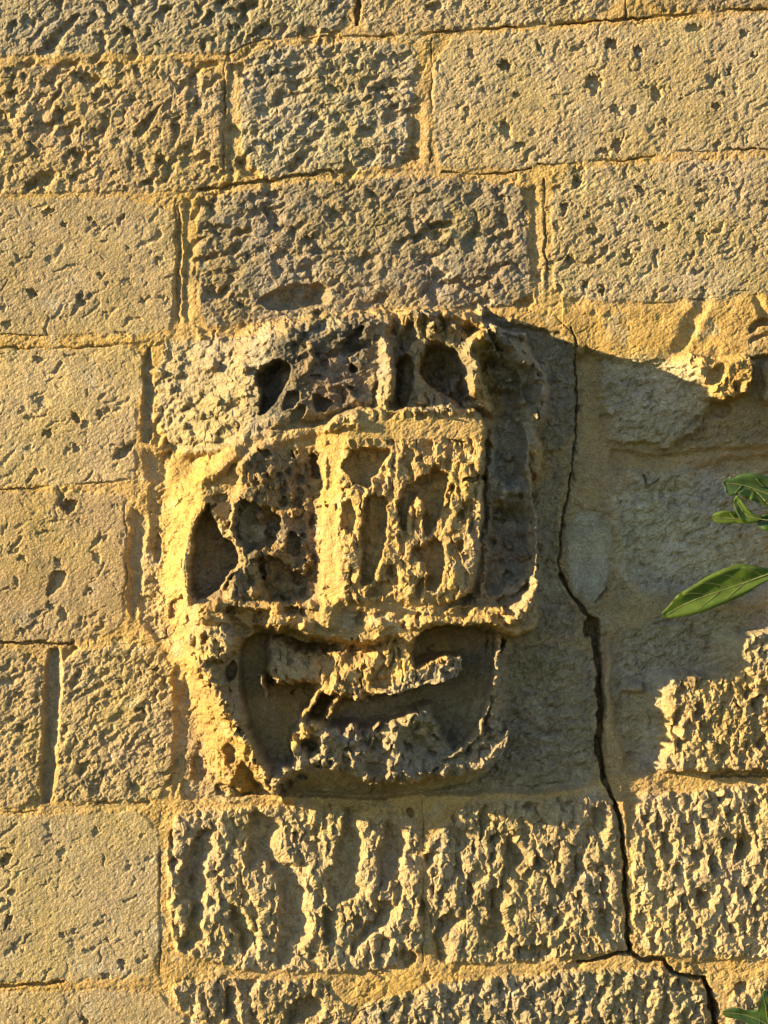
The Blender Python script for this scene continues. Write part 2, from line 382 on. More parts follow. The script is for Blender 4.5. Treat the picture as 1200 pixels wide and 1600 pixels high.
ridge([(640,496),(700,494),(735,506),(770,522),(815,530)], 15, 72, rough=.9, taper=58)
# --- the scroll
SCR = [(724,530),(760,522),(800,524),(836,548),(856,600),(858,640),(840,664),(826,650),(800,660),(770,655),(745,645),(728,620),(720,575)]
k_scr = region('scroll', 'scroll', [SCR])
put(SCR, 34, 10, .8, rough=.6, grad=(-.22, 0, 800, 600))
cav([(748,556),(790,556),(812,590),(814,660),(770,660),(752,620)], 32, 12, 1.4)
ridge([(748,530),(730,548),(726,560),(738,578)], 11, 88, rough=.7)
ridge([(745,533),(770,530),(795,540),(812,560)], 17, 76, rough=.9, taper=52)
ridge([(810,560),(832,575),(846,605),(846,640),(834,656)], 19, 50, rough=.9, taper=34)
bump(736,602,14,28,50,0,1.5,.8,.8); bump(818,572,8,10,14); bump(833,648,4,9,16); bump(775,520,16,9,10); bump(795,600,14,20,8); bump(845,600,8,14,8)
cav([(742,556),(760,556),(790,562),(790,575),(748,572)], 14, 5)
bump(775,585,22,14,12); bump(822,610,8,18,-10)

# --- frame down the right side: two hollows with a thin rim
FR = [(758,652),(828,652),(842,668),(850,715),(832,752),(833,800),(839,850),(834,900),(815,925),(770,948),(730,945),(745,900),(752,800)]
k_fr = region('frame', 'side_frame', [FR])
put(FR, 38, 12, 1.3, rough=.55, grad=(-.12, 0, 795, 800))
floor_at([(764,640),(818,648),(822,700),(819,752),(800,762),(770,758),(764,700)], 16, 12, 1.1)
floor_at([(764,780),(800,784),(824,780),(830,850),(828,890),(808,915),(776,930),(756,935),(752,900),(758,840)], 14, 16, 1.1)
ridge([(822,690),(821,740),(828,775),(833,830),(834,880),(824,908)], 6, 42, rough=.4, taper=62)
put([(826,672),(842,680),(853,715),(842,750),(828,752)], 34, 6, .8, rough=.1, grad=(-.5, 0, 838, 710))
paint(OCH, [(822,665),(860,680),(862,740),(845,765),(820,760)], 1.0, 8)
paint(GRY, [(758,650),(825,650),(822,760),(835,900),(780,930),(750,930)], .65)
ridge([(765,768),(790,764),(822,768)], 10, 44, rough=.6); bump(770,690,10,24,9); bump(810,720,8,14,7); bump(775,850,12,30,10); bump(815,830,7,26,-8); bump(800,905,18,10,8); bump(845,620,9,16,10); bump(850,575,8,8,8)

# --- the rough block in the middle
BLK = [(505,668),(540,640),(600,636),(690,636),(757,640),(760,700),(755,730),(756,790),(750,850),(744,890),(732,930),(715,942),(640,956),(545,956),(505,956),(504,900),(505,800),(505,700)]
k_blk = region('block', 'central_block', [BLK])
put(BLK, 78, 9, .7, rough=.8)
w_, m = put([(520,668),(600,657),(690,653),(757,654),(756,690),(680,693),(600,694),(540,692),(525,680)], 80, 8, .6, rough=.15)
OCH[w_] = np.maximum(OCH[w_], .6 * m)
cav([(539,712),(554,700),(605,703),(612,711),(602,728),(587,753),(563,761),(536,742)], 25, 5)
cav([(573,772),(605,772),(607,827),(604,857),(593,878),(586,914),(560,907),(562,830),(568,794)], 26, 5)
cav([(620,779),(644,752),(680,730),(708,742),(694,770),(692,794),(683,818),(668,842),(660,815),(660,788),(648,780),(634,806),(635,830),(623,832),(616,806)], 26, 5)
cav([(664,850),(686,832),(694,866),(698,887),(688,905),(680,926),(660,922),(664,884),(644,870),(640,852)], 24, 5)
cav([(532,782),(556,780),(562,830),(545,842),(533,815)], 14, 5); cav([(590,905),(612,900),(620,930),(560,935)], 12, 5)
cav([(655,890),(662,905),(660,935),(646,925)], 12, 4)
for a in ((654,785,10,16,9),(718,805,7,8,-12),(733,820,5,14,-11),(716,852,9,11,-12),(702,765,6,5,-8),(655,720,8,6,-10),(680,735,7,8,-10),(700,730,7,9,-8),(612,890,9,12,-10),(744,848,6,10,-9),(640,905,14,22,8),(705,900,9,28,6),(726,760,10,22,6)): bump(*a)
crack([(618,693),(650,692),(700,691),(722,692)], 2.2, 8); crack([(722,752),(740,748),(757,746)], 3.5, 16)

# --- the pale upright band and the rough quarter left of it
QL = [(372,732),(384,712),(405,698),(445,702),(482,700),(508,712),(506,760),(498,800),(502,880),(505,940),(440,946),(352,944),(355,915),(366,895),(380,880),(372,850),(366,820),(366,785),(378,765)]
k_ql = region('quarter', 'eroded_quarter', [QL])
put(QL, 50, 12, .9, rough=.7, grad=(-.20, -.03, 440, 820))
paint(DRK, QL, .7, 20); paint(PNK, [(440,740),(500,740),(500,880),(445,890)], .7, 16)  # dark tone puts the quarter's shade, besides its brown, into the colour
cav([(366,786),(384,774),(402,783),(420,786),(440,801),(442,821),(436,853),(393,866),(380,858),(367,832),(363,810)], 27, 10, 1.5)
bump(408,806,9,12,16)
cav([(458,823),(473,836),(471,860),(460,871),(447,862),(447,836)], 18, 4)
cav([(397,868),(436,864),(453,884),(484,890),(488,928),(464,940),(432,936),(414,925),(410,905),(401,888)], 24, 9, 1.6)
ridge([(398,872),(401,888),(406,905)], 4, 54); ridge([(418,880),(420,905)], 3.5, 46)
cav([(484,704),(497,710),(505,734),(494,751),(484,741)], 12, 4); cav([(402,700),(416,702),(434,712),(410,716)], 14, 4)
for a in ((465,788,10,11,-12),(488,815,5,14,-9),(437,743,8,6,-8),(452,738,6,8,-7),(470,750,9,9,-8),(445,765,8,8,-7),(400,922,10,12,18),(455,930,12,9,14),(395,905,7,9,-8),(478,900,6,20,6)): bump(*a)
k_pil = region('pale', 'upright_band', [[(484,690),(500,672),(545,664),(542,700),(536,760),(536,860),(540,944),(502,944),(500,860),(497,790),(508,745),(505,715)]])
w_, m = put([(478,688),(500,670),(548,664),(544,700),(538,760),(538,860),(542,946),(500,948),(498,860),(496,790),(508,745),(503,712)], 67, 11, 1.1, rough=.25, grad=(.48, 0, 520, 800))
OCH[w_] = np.maximum(OCH[w_], 1.0 * m); DRK[w_] *= 1 - m; PNK[w_] *= 1 - m
ridge([(375,735),(395,705),(440,690),(500,672),(560,664)], 12, 8, 'add')

# --- left hollow with its knife-edged rims
HOL = [(328,782),(338,801),(346,832),(364,842),(377,864),(376,884),(362,892),(352,914),(332,930),(303,940),(296,907),(298,875),(303,860),(301,836),(311,808)]
k_hol = region('lobe', 'hollow_lobe', [[(326,772),(350,765),(366,790),(366,820),(376,858),(384,880),(366,900),(352,930),(300,945),(292,905),(292,850),(304,800)]])
ridge([(297,935),(294,900),(298,860),(300,835),(312,800),(330,776)], 12, 44, rough=.5)
floor_at(HOL, -14, 5, .6, smooth=.6)
paint(GRY, HOL, .4)
ridge([(334,790),(348,815),(352,830),(366,836)], 13, 44, rough=.4)
ridge([(368,786),(364,812),(369,834),(379,858),(385,878),(376,892),(362,896),(354,918)], 5, 56, rough=.4)
cav([(330,772),(350,765),(368,770),(355,782),(345,790)], 8, 4)

# --- the bar between the upper and the lower half
BAR = [(303,940),(360,930),(440,934),(520,934),(640,934),(740,936),(800,938),(826,905),(842,930),(844,968),(836,988),(800,998),(740,974),(690,972),(660,996),(640,1015),(560,1010),(500,1000),(440,984),(380,984),(352,975),(310,985)]
k_bar = region('bar', 'cross_bar', [BAR])
put(BAR, 70, 12, 1.0, rough=.4)
paint(OCH, BAR, .8, 8)
cav([(358,944),(400,942),(432,950),(424,984),(375,988),(352,960)], 22, 10); cav([(505,938),(600,948),(560,985),(520,975)], 8, 14)
bump(515,960,22,24,12); ridge([(640,972),(720,968),(790,970),(825,935),(832,905)], 11, 84, rough=.5)
cav([(436,936),(478,940),(482,962),(450,966),(438,955)], 10, 10); cav([(575,945),(640,950),(630,972),(590,972)], 9, 14); cav([(700,945),(735,940),(745,955),(712,962)], 12, 8); bump(480,975,16,14,12); bump(668,962,24,12,8); bump(800,960,14,16,8); cav([(770,958),(788,955),(796,970),(780,978)], 12, 5)
bump(440,968,30,10,12); bump(600,968,30,14,8,-20)

# --- lower field
KN = [(312,978),(350,962),(378,984),(376,1010),(358,1030),(330,1036),(308,1018)]
put(KN, 82, 12, 1.1, rough=.8)
bump(326,996,11,9,-16); bump(352,1012,8,6,-9); bump(300,1000,9,12,16)
RIM = [(312,1034),(344,1060),(352,1090),(368,1112),(380,1150),(402,1190),(426,1222),(446,1236)]
floor_at([(370,1020),(384,988),(430,984),(480,1000),(640,1020),(650,985),(690,970),(800,985),(776,1040),(760,1110),(740,1145),(715,1180),(640,1210),(560,1215),(455,1195),(410,1192),(394,1160),(380,1110)], -14, 8, .6, smooth=.5)
k_rim = region('rim', 'lower_rim', [[(300,1030),(345,1048),(366,1075),(376,1110),(390,1155),(412,1195),(450,1215),(460,1245),(425,1240),(392,1192),(370,1125),(340,1075),(306,1045)]])
ridge(RIM, 24, 64, rough=.9, bend=1.1)
floor_at([(346,1040),(372,1024),(374,1060),(352,1062)], 14, 5)
cav([(312,1048),(338,1056),(343,1072),(326,1074)], 12, 5); cav([(350,1156),(372,1162),(374,1185),(356,1196)], 12, 5); bump(368,1130,6,12,-10); bump(362,1080,4,12,-8)

RB = [(421,988),(450,990),(470,1003),(500,1012),(560,1000),(600,985),(640,998),(642,1021),(652,1037),(668,1037),(704,1020),(720,1022),(718,1053),(697,1057),(620,1078),(564,1092),(540,1086),(507,1085),(500,1074),(472,1072),(411,1072),(413,1025)]
k_rb = region('band', 'raised_band', [RB])
put(RB, 50, 14, 1.5, rough=.8, grad=(.03, .28, 500, 1045))
put([(520,1050),(580,1020),(620,980),(642,1000),(652,1037),(668,1037),(704,1020),(720,1022),(718,1053),(697,1057),(620,1078),(560,1090),(510,1084)], 62, 9, 1.0, rough=1.0, grad=(-.07, .10, 600, 1040))
put([(600,1056),(645,1036),(704,1016),(724,1018),(722,1054),(697,1062),(640,1078),(590,1086)], 63, 5, .9, rough=.9, grad=(-.06, -.05, 660, 1045))
cav([(548,1000),(590,998),(594,1014),(560,1026),(540,1018)], 13, 6); cav([(570,1052),(600,1048),(624,1070),(585,1074)], 12, 6)
ridge([(412,1052),(412,1068),(418,1086)], 4, 58)
ridge([(420,1072),(470,1070),(500,1076),(540,1088),(600,1080),(700,1056)], 5, 8, 'add')
k_stem = region('band', 'stem', [[(492,1074),(520,1080),(536,1092),(518,1112),(514,1126),(488,1122),(470,1118),(484,1100)]])
ridge([(505,1075),(490,1100),(474,1118)], 10, 54, rough=.5); ridge([(530,1085),(518,1100),(512,1118)], 9, 50, rough=.5)

# --- base of the lower field
BASE = [(462,1120),(500,1112),(520,1124),(556,1134),(560,1165),(590,1172),(612,1150),(606,1128),(640,1110),(668,1102),(690,1140),(706,1172),(735,1160),(752,1130),(778,1110),(794,1130),(770,1180),(735,1212),(640,1240),(540,1244),(440,1240),(428,1215),(460,1190),(458,1150)]
k_bs = region('base', 'lower_base', [BASE])
put([(458,1125),(500,1112),(520,1126),(556,1134),(600,1126),(640,1108),(670,1102),(692,1132),(712,1164),(735,1156),(752,1128),(780,1110),(794,1132),(774,1180),(737,1212),(645,1226),(560,1222),(520,1196),(470,1204),(436,1220),(428,1212),(462,1185)], 50, 12, 1.3, rough=.7, grad=(-.06, -.06, 560, 1165))
ridge([(478,1128),(462,1148),(464,1176),(486,1186),(508,1170),(508,1146),(494,1130),(478,1128)], 15, 58, rough=.9)
bump(488,1160,17,20,-30); ridge([(462,1190),(440,1206),(430,1216)], 13, 50, rough=.5); ridge([(505,1180),(470,1196)], 10, 54, rough=.5)
ridge([(550,1132),(543,1158),(552,1182),(572,1208),(586,1222)], 13, 60, rough=1.0)
cav([(556,1150),(600,1140),(612,1160),(600,1172),(565,1172)], 12, 12)
ridge([(592,1128),(584,1132),(582,1155),(576,1170)], 4, 54)
ridge([(664,1110),(636,1118),(614,1138),(610,1158),(620,1172),(612,1190),(628,1206),(645,1214)], 18, 60, rough=1.1)
cav([(690,1140),(740,1150),(745,1180),(700,1195),(660,1190),(660,1160)], 12, 14)
ridge([(640,1112),(665,1116),(670,1125)], 11, 66, rough=1.0); bump(658,1136,9,12,12)
cav([(560,1186),(606,1182),(612,1200),(580,1206)], 10, 6); cav([(640,1135),(655,1140),(690,1180),(640,1176)], 10, 8)
k_rr = region('rim', 'lower_rim', [[(770,985),(785,990),(786,1040),(796,1090),(794,1130),(770,1120),(742,1148),(736,1140),(752,1100),(764,1060),(770,1020)]])
ridge([(778,992),(777,1030),(771,1066),(760,1096),(748,1140)], 6, 48, rough=.5)
ridge([(772,1085),(764,1140)], 12, 44, rough=.8)
ridge([(748,1140),(715,1172),(690,1180)], 8, 46, rough=.4)
# soffit under the base curves back to the wall
w_, d = sdf([(430,1216),(470,1198),(500,1188),(530,1192),(556,1214),(590,1224),(645,1218),(700,1211),(735,1200),(770,1165),(788,1130),(800,1140),(780,1190),(735,1224),(640,1246),(540,1248),(440,1244)], 10, .7)
m = sstep(2, -4, d); H[w_] = H[w_] * (1 - m) + np.clip(54 - (V[w_] - 1190) * 1.35, -18, 46) * m; R[w_] *= 1 - .7 * m
paint(OCH, [(430,1215),(560,1210),(700,1205),(740,1210),(640,1250),(440,1248)], .6, 6)
paint(GRY, [(560,1130),(780,1130),(760,1200),(600,1215)], .45); paint(GRY, [(384,990),(480,1000),(500,1075),(415,1075)], .45)
paint(OCH, [(340,1010),(400,1010),(480,1090),(640,1090),(600,1140),(460,1170),(400,1180)], .35)

def crumble(pts, n, h0, h1, spread=7, r0=4, r1=11):
    p = round_off(pts, 1, False)
    for _ in range(n):
        t = rng.random() * (len(p) - 1); i = int(t); q = p[i] + (p[i + 1] - p[i]) * (t - i) + rng.normal(size=2) * spread
        bump(q[0], q[1], rng.uniform(r0, r1), rng.uniform(r0, r1), rng.uniform(h0, h1) * rng.choice([1, -1, 1]), rng.uniform(0, 180), rng.uniform(.8, 1.6), 1.5)
crumble([(418,1070),(500,1074),(560,1086),(620,1074),(716,1050)], 34, 5, 15); crumble([(430,1000),(520,1010),(600,990),(700,1030)], 26, 4, 13, 12)
crumble([(440,1210),(500,1185),(560,1205),(640,1212),(720,1195),(770,1140)], 40, 5, 15, 8); crumble([(312,1034),(352,1090),(390,1170),(440,1230)], 34, 4, 14, 10)
crumble([(470,1130),(500,1160),(560,1170),(620,1150),(680,1150)], 30, 5, 14, 14); crumble([(310,950),(440,960),(600,960),(740,960),(830,930)], 44, 4, 13, 12)
crumble([(778,992),(771,1066),(750,1140)], 14, 4, 12, 5, 3, 8); crumble([(366,790),(372,850),(356,915)], 16, 4, 10, 7); crumble([(330,780),(350,830),(376,870)], 12, 4, 10, 6)
crumble([(650,505),(720,510),(800,535),(845,600)], 36, 5, 14, 12); crumble([(400,520),(500,500),(600,500)], 22, 4, 10, 12); crumble([(640,645),(700,640),(740,640)], 14, 5, 12, 6)
crumble([(830,690),(832,800),(830,900)], 14, 3, 9, 5, 3, 9); crumble([(790,660),(795,740),(792,830),(790,900)], 30, 5, 14, 20, 5, 13); crumble([(500,690),(500,800),(500,940)], 14, 3, 8, 5, 3, 8); crumble([(544,690),(538,800),(540,940)], 14, 3, 8, 5, 3, 8); crumble([(250,560),(330,580),(390,560)], 22, 3, 9, 26); crumble([(260,680),(340,650),(380,660)], 20, 3, 9, 18)
crumble([(764,560),(790,620)], 12, 6, 14, 16)
crumble([(440,720),(470,820),(470,920)], 24, 4, 12, 18)

# ================================================================== hollows in the lower stones, one by one
DP = 23
for pts in (
  [(302,1295),(332,1289),(342,1316),(341,1337),(326,1349),(332,1382),(323,1397),(320,1445),(314,1475),(305,1490),(290,1484),(275,1487),(287,1448),(299,1412),(281,1400),(272,1388),(278,1364),(290,1331)],
  [(386,1265),(416,1262),(449,1292),(434,1310),(443,1331),(479,1361),(484,1400),(472,1415),(490,1430),(488,1469),(464,1490),(458,1514),(428,1520),(431,1481),(437,1430),(428,1370),(410,1340),(398,1361),(383,1352),(383,1310)],
  [(362,1412),(380,1418),(396,1436),(398,1475),(386,1496),(371,1490),(368,1460),(353,1430)],
  [(536,1258),(562,1258),(562,1300),(578,1320),(570,1345),(565,1375),(585,1395),(560,1402),(540,1412),(512,1402),(505,1392),(520,1345),(530,1300)],
  [(597,1277),(636,1293),(642,1316),(636,1346),(620,1362),(601,1389),(588,1390),(590,1354),(582,1339),(597,1320)],
  [(590,1400),(620,1408),(624,1435),(597,1454),(578,1465),(555,1498),(546,1488),(555,1465),(563,1446),(586,1431)],
  [(597,1458),(617,1465),(613,1496),(590,1488)], [(632,1468),(650,1485),(655,1498),(634,1516),(622,1500)],
  [(701,1419),(724,1435),(720,1450),(709,1465),(709,1504),(686,1507),(674,1480),(678,1446)],
  [(789,1289),(808,1308),(827,1335),(824,1350),(804,1354),(793,1389),(789,1435),(801,1454),(789,1477),(770,1473),(755,1465),(751,1450),(766,1431),(758,1389),(774,1385),(785,1373)],
  [(748,1256),(770,1258),(760,1297),(755,1320),(746,1304)], [(663,1327),(685,1335),(682,1354),(662,1363)],
  [(895,1330),(915,1335),(918,1365),(905,1385),(893,1370)], [(918,1262),(945,1258),(952,1300),(946,1330),(930,1310)],
  [(500,1410),(520,1420),(530,1450),(520,1480),(500,1470),(505,1440)],
  [(485,1300),(498,1288),(505,1310),(495,1325)], [(455,1300),(470,1296),(472,1318),(460,1325)],
  [(350,1545),(372,1540),(370,1590),(345,1600)], [(450,1560),(500,1555),(515,1580),(480,1600),(440,1600)],
  [(1022,1262),(1036,1268),(1038,1300),(1024,1302)], [(1030,1300),(1046,1298),(1054,1330),(1040,1340),(1030,1325)], [(1150,1305),(1176,1300),(1180,1325),(1158,1350),(1146,1340)],
  [(1104,1345),(1112,1330),(1124,1340),(1124,1370),(1112,1376),(1103,1360)], [(1084,1385),(1100,1390),(1112,1395),(1116,1412),(1096,1420),(1088,1405)],
  [(1136,1380),(1148,1370),(1152,1410),(1140,1418)], [(1174,1420),(1184,1400),(1190,1420),(1184,1438)], [(1140,1275),(1150,1270),(1155,1285),(1145,1290)],
  [(1062,1100),(1068,1095),(1066,1130),(1070,1150),(1050,1152),(1044,1140),(1050,1110)], [(1078,1105),(1090,1090),(1098,1098),(1102,1118),(1082,1126)], [(1100,1135),(1110,1122),(1118,1135),(1112,1150),(1102,1146)],
  [(1052,1160),(1074,1150),(1076,1165),(1060,1172)], [(1165,1090),(1185,1080),(1200,1095),(1180,1120),(1168,1115)], [(1176,1160),(1192,1145),(1200,1165),(1182,1172)], [(1084,1058),(1092,1062),(1090,1080),(1084,1082)],
  [(1125,1050),(1134,1052),(1132,1085),(1124,1080)], [(1160,1065),(1176,1070),(1172,1090),(1158,1090)], [(1130,1170),(1148,1176),(1150,1192),(1136,1190)]):
    cav(pts, DP, 6, 1.0, smooth=.45)
for a in ((720,1312,12,18),(718,1356,9,14),(774,1312,9,12),(772,1339,8,9),(843,1350,12,14),(946,1385,10,25),(946,1442,14,28),(908,1404,8,14),(858,1423,10,12),(847,1488,22,14),(816,1488,14,12),(871,1442,8,15),(877,1392,8,15),(560,1440,10,12),(640,1270,8,7),(715,1278,11,10),(735,1390,8,12),(830,1260,16,8),(660,1420,8,14),(690,1400,7,16),(1080,1302,12,20),(1104,1290,9,14),(1163,1316,14,18),(1180,1267,14,14),(1141,1276,8,11),(1132,1320,7,12),(1085,1335,8,9),(1060,1360,10,12),(1070,1410,6,14),(1010,1280,8,12),(1130,1250,9,9),(1170,1390,8,14),(1002,1398,5,8),(1145,1450,9,12),(1095,1460,8,12),(270,1310,8,16),(272,1350,9,14),(300,1380,8,10),(1160,1545,14,12)):
    bump(a[0], a[1], a[2], a[3], -15, 0, 2.0)

# marks on the dressed stones
for a in ((118,652,10,8,-9),(75,677,10,8,-6),(120,700,8,7,-9),(155,647,5,8,-6),(66,627,16,9,-6),(60,560,12,6,-6),(108,791,12,13,-14),(78,948,6,7,-8),(98,960,8,9,-8),(40,985,20,5,-4),(150,870,6,10,-5),(35,870,10,5,-4),(190,520,10,4,-5),
          (125,468,7,8,-8),(50,459,13,5,-8),(100,352,9,7,-5),(75,332,10,5,-6),(140,342,6,5,-6),(10,508,6,6,-8),(200,440,14,4,-5),
          (145,126,20,9,-10),(150,150,7,8,-8),(60,285,26,9,-8),(120,240,16,8,-10),(180,268,8,6,-8),(250,250,10,10,-10),(145,205,9,6,-6),(50,225,8,6,-8),(310,160,10,12,-10),(320,245,12,9,-9),(300,110,16,8,-8),(275,200,8,10,-8),
          (327,28,7,15,-12),(200,50,10,9,-9),(678,10,15,8,-12),(362,42,6,7,-8),(310,12,7,6,-7),(250,70,8,5,-6),(20,40,10,10,-9),
          (790,101,10,9,-13),(928,130,17,14,-16),(955,68,9,8,-10),(1000,82,11,10,-11),(790,202,10,15,-10),(812,228,9,6,-10),(1120,165,10,6,-8),(1131,148,6,6,-10),(962,172,10,10,-8),(965,225,9,14,-9),(945,238,12,6,-8),(1121,225,8,10,-8),(1141,112,5,7,-9),(1180,85,7,6,-8),(747,121,5,5,-8),(808,149,6,4,-8),(1024,148,9,12,-9),(990,172,8,8,-8),(870,220,6,6,-6),(1040,190,5,12,-7),(1085,45,14,8,-8),(1163,50,8,5,-8),(840,73,4,7,-10),(735,85,5,7,-5),(730,180,5,14,-5),
          (900,284,11,10,-12),(882,326,9,11,-11),(1000,294,12,5,-9),(870,354,7,7,-7),(892,408,9,9,-8),(945,392,6,8,-7),(980,398,9,8,-7),(1035,355,12,6,-7),(1095,370,5,10,-7),(925,360,10,9,-6),(940,455,7,7,-9),(1098,452,7,7,-7),(1180,390,7,9,-6),(915,443,6,7,-8),(875,452,8,6,-8),
          (245,1045,9,7,-9),(219,1057,4,5,-8),(124,1053,9,6,-7),(220,1110,9,4,-8),(240,1085,6,5,-5),(150,1230,14,12,-10),(185,1208,8,9,-8),(130,1200,16,9,-8),(210,1230,10,12,-7),(60,1070,5,8,-5),(20,1125,6,8,-8),(35,1140,14,5,-8),
          (190,1507,8,8,-9),(165,1525,10,6,-7),(8,1345,8,14,-9),(95,1333,6,10,-6),(70,1380,10,4,-4),(12,1440,6,14,-5),(30,1480,12,7,-6),(150,1300,5,10,-4),(20,1395,6,6,-6),(130,1595,10,6,-9),(10,1440,6,14,-6)):
    bump(a[0] , a[1], a[2] * rng.uniform(.8, 1.25), a[3] * rng.uniform(.8, 1.25), a[4] * rng.uniform(.5, 1.25), rng.normal() * 20, rng.uniform(1, 1.8), 1.7)
for pts, dd in (([(205,215),(215,190),(240,172),(258,160),(246,185),(222,215)], 12), ([(85,118),(105,107),(122,106),(100,121)], 8), ([(60,76),(85,46),(125,18),(132,24),(108,52),(76,80)], 12), ([(380,56),(400,41),(425,28),(427,40),(396,60)], 10),
                ([(172,716),(185,700),(213,688),(211,705),(190,722)], 11), ([(70,925),(80,895),(108,890),(102,915),(78,935)], 9), ([(100,118),(126,112),(164,116),(160,128),(130,132)], 4), ([(118,1210),(140,1185),(146,1190),(130,1220)], 9), ([(660,350),(690,343),(715,347),(708,358),(680,360)], 18), ([(390,470),(450,445),(500,440),(520,455),(516,482),(430,488)], 17), ([(185,360),(200,335),(196,328),(180,345)], 6),
                ([(300,690),(322,692),(316,702),(302,700)], 12), ([(292,940),(266,975),(262,945),(285,925)], 9), ([(284,1040),(298,1052),(296,1104),(272,1104),(282,1070)], 5), ([(376,1180),(395,1190),(410,1240),(384,1250),(360,1238)], 10), ([(300,1176),(330,1180),(324,1220),(300,1225),(296,1200)], 7),
                ([(340,1218),(380,1235),(400,1245),(360,1248),(330,1240)], 10), ([(285,885),(292,855),(297,880),(290,895)], 8), ([(240,830),(255,840),(252,880),(236,880)], 8), ([(215,925),(245,935),(250,955),(215,960)], 6), ([(1104,640),(1128,620),(1150,635),(1130,660)], 10)):
    cav(pts, dd, 4, .8, smooth=.6)

# hundreds of small random pits on the dressed stones
def scatter(pts, n, rmin, rmax, ang=-35, el=1.6, deep=1.0):
    p = np.asarray(pts, float); x0, y0 = p.min(0); x1, y1 = p.max(0)
    for _ in range(int(n * .55)):
        x, y = rng.uniform(max(x0, U0), min(x1, U1)), rng.uniform(max(y0, V0), min(y1, V1))
        r_ = rmin + (rmax - rmin) * rng.random() ** 3
        e = rng.uniform(1, el)
        bump(x, y, r_ * e, r_ * rng.uniform(.6, 1), -(.8 + r_ * .7) * deep * rng.uniform(.4, 1), ang + rng.normal() * 30, rng.uniform(.8, 1.6), 1.6)
scatter([(-60,546),(215,756)], 90, 2.2, 7); scatter([(-60,770),(190,1000)], 150, 2.2, 8)
scatter([(-60,310),(268,525)], 130, 2.2, 7); scatter([(-60,1275),(245,1525)], 90, 2, 6); scatter([(-60,1550),(255,1666)], 40, 2, 6)
scatter([(90,1015),(268,1250)], 190, 2.4, 8); scatter([(-60,1018),(64,1255)], 120, 2.4, 9)
scatter([(-60,102),(345,300)], 420, 2.6, 11, -40, 1.9, 1.15); scatter([(-60,-66),(552,82)], 330, 2.6, 9, -40, 1.8, 1.05)
scatter([(376,75),(645,270)], 260, 3, 10, -20, 2.0, 1.1); scatter([(564,-66),(1266,40)], 200, 2, 7)
scatter([(680,45),(1260,255)], 200, 1.6, 5); scatter([(860,260),(1260,465)], 260, 2.2, 7.5)
scatter([(306,290),(828,500)], 330, 3.5, 13, -25, 2.2, 1.0)
scatter([(242,535),(380,715)], 110, 3, 10, -30, 1.8); scatter([(240,760),(300,1000)], 70, 3, 9, 70, 1.8); scatter([(290,1015),(372,1245)], 60, 3, 9, 80, 1.6)
scatter([(560,1510),(1110,1660)], 420, 3, 11, -15, 2.2, 1.0); scatter([(270,1530),(540,1660)], 120, 3, 11, -30, 2.0); scatter([(990,1340),(1100,1490)], 160, 2.5, 6, -35, 1.8)
scatter([(945,560),(1090,690)], 70, 3, 8)

def gouges(pts, n, ang, lmin, lmax, wmin, wmax, deep):
    p = np.asarray(pts, float); x0, y0 = p.min(0); x1, y1 = p.max(0)
    for _ in range(n):
        x, y = rng.uniform(max(x0, U0), min(x1, U1)), rng.uniform(max(y0, V0), min(y1, V1))
        a = math.radians(ang + rng.normal() * 24); L = rng.uniform(lmin, lmax) / 2; q = rng.normal() * L * .35
        dx, dy = math.cos(a) * L, math.sin(a) * L; wd = wmin + (wmax - wmin) * rng.random() ** 2
        ridge([(x - dx, y - dy), (x - dy * q / L, y + dx * q / L), (x + dx, y + dy)], wd, -deep * (wd / wmax) * rng.uniform(.6, 1.2), 'add', 1.3)
gouges([(-60,102),(345,298)], 95, -38, 12, 46, 4, 10, 7.5); gouges([(-60,-66),(552,82)], 80, -40, 12, 40, 4, 10, 9)
gouges([(376,80),(645,268)], 80, -16, 14, 44, 4, 11, 8.5); gouges([(306,290),(828,480)], 125, -20, 14, 52, 4, 12, 9)
gouges([(-60,310),(268,525)], 28, -36, 10, 34, 3, 6, 4.5); gouges([(-60,546),(215,756)], 22, -36, 10, 30, 3, 5, 4); gouges([(-60,770),(190,1000)], 30, -36, 10, 34, 3, 6, 4.5)
gouges([(-60,1275),(245,1525)], 34, -36, 10, 30, 3, 5, 3.5); gouges([(90,1015),(268,1250)], 60, -42, 10, 34, 3, 8, 6); gouges([(-60,1018),(64,1255)], 35, -42, 10, 40, 3, 8, 6)
gouges([(680,45),(1266,250)], 45, -30, 8, 26, 3, 6, 4); gouges([(860,260),(1266,465)], 60, -38, 8, 26, 3, 6, 4.5); gouges([(560,-66),(1266,30)], 35, -35, 8, 26, 3, 6, 4)
gouges([(242,535),(380,715)], 45, -50, 12, 40, 4, 9, 7); gouges([(380,500),(600,650)], 30, -30, 12, 40, 4, 9, 7); gouges([(945,560),(1100,690)], 40, -30, 10, 30, 4, 8, 7); gouges([(960,740),(1266,925)], 60, -35, 10, 34, 3, 7, 5)

gouges([(700,1010),(930,1235)], 70, -6, 12, 44, 1.8, 3.4, 4); gouges([(960,740),(1266,925)], 70, -40, 10, 36, 1.8, 4, 5); gouges([(950,980),(1040,1200)], 24, -40, 8, 24, 1.8, 4, 4); gouges([(940,560),(1100,690)], 30, -30, 8, 26, 2, 4, 4)
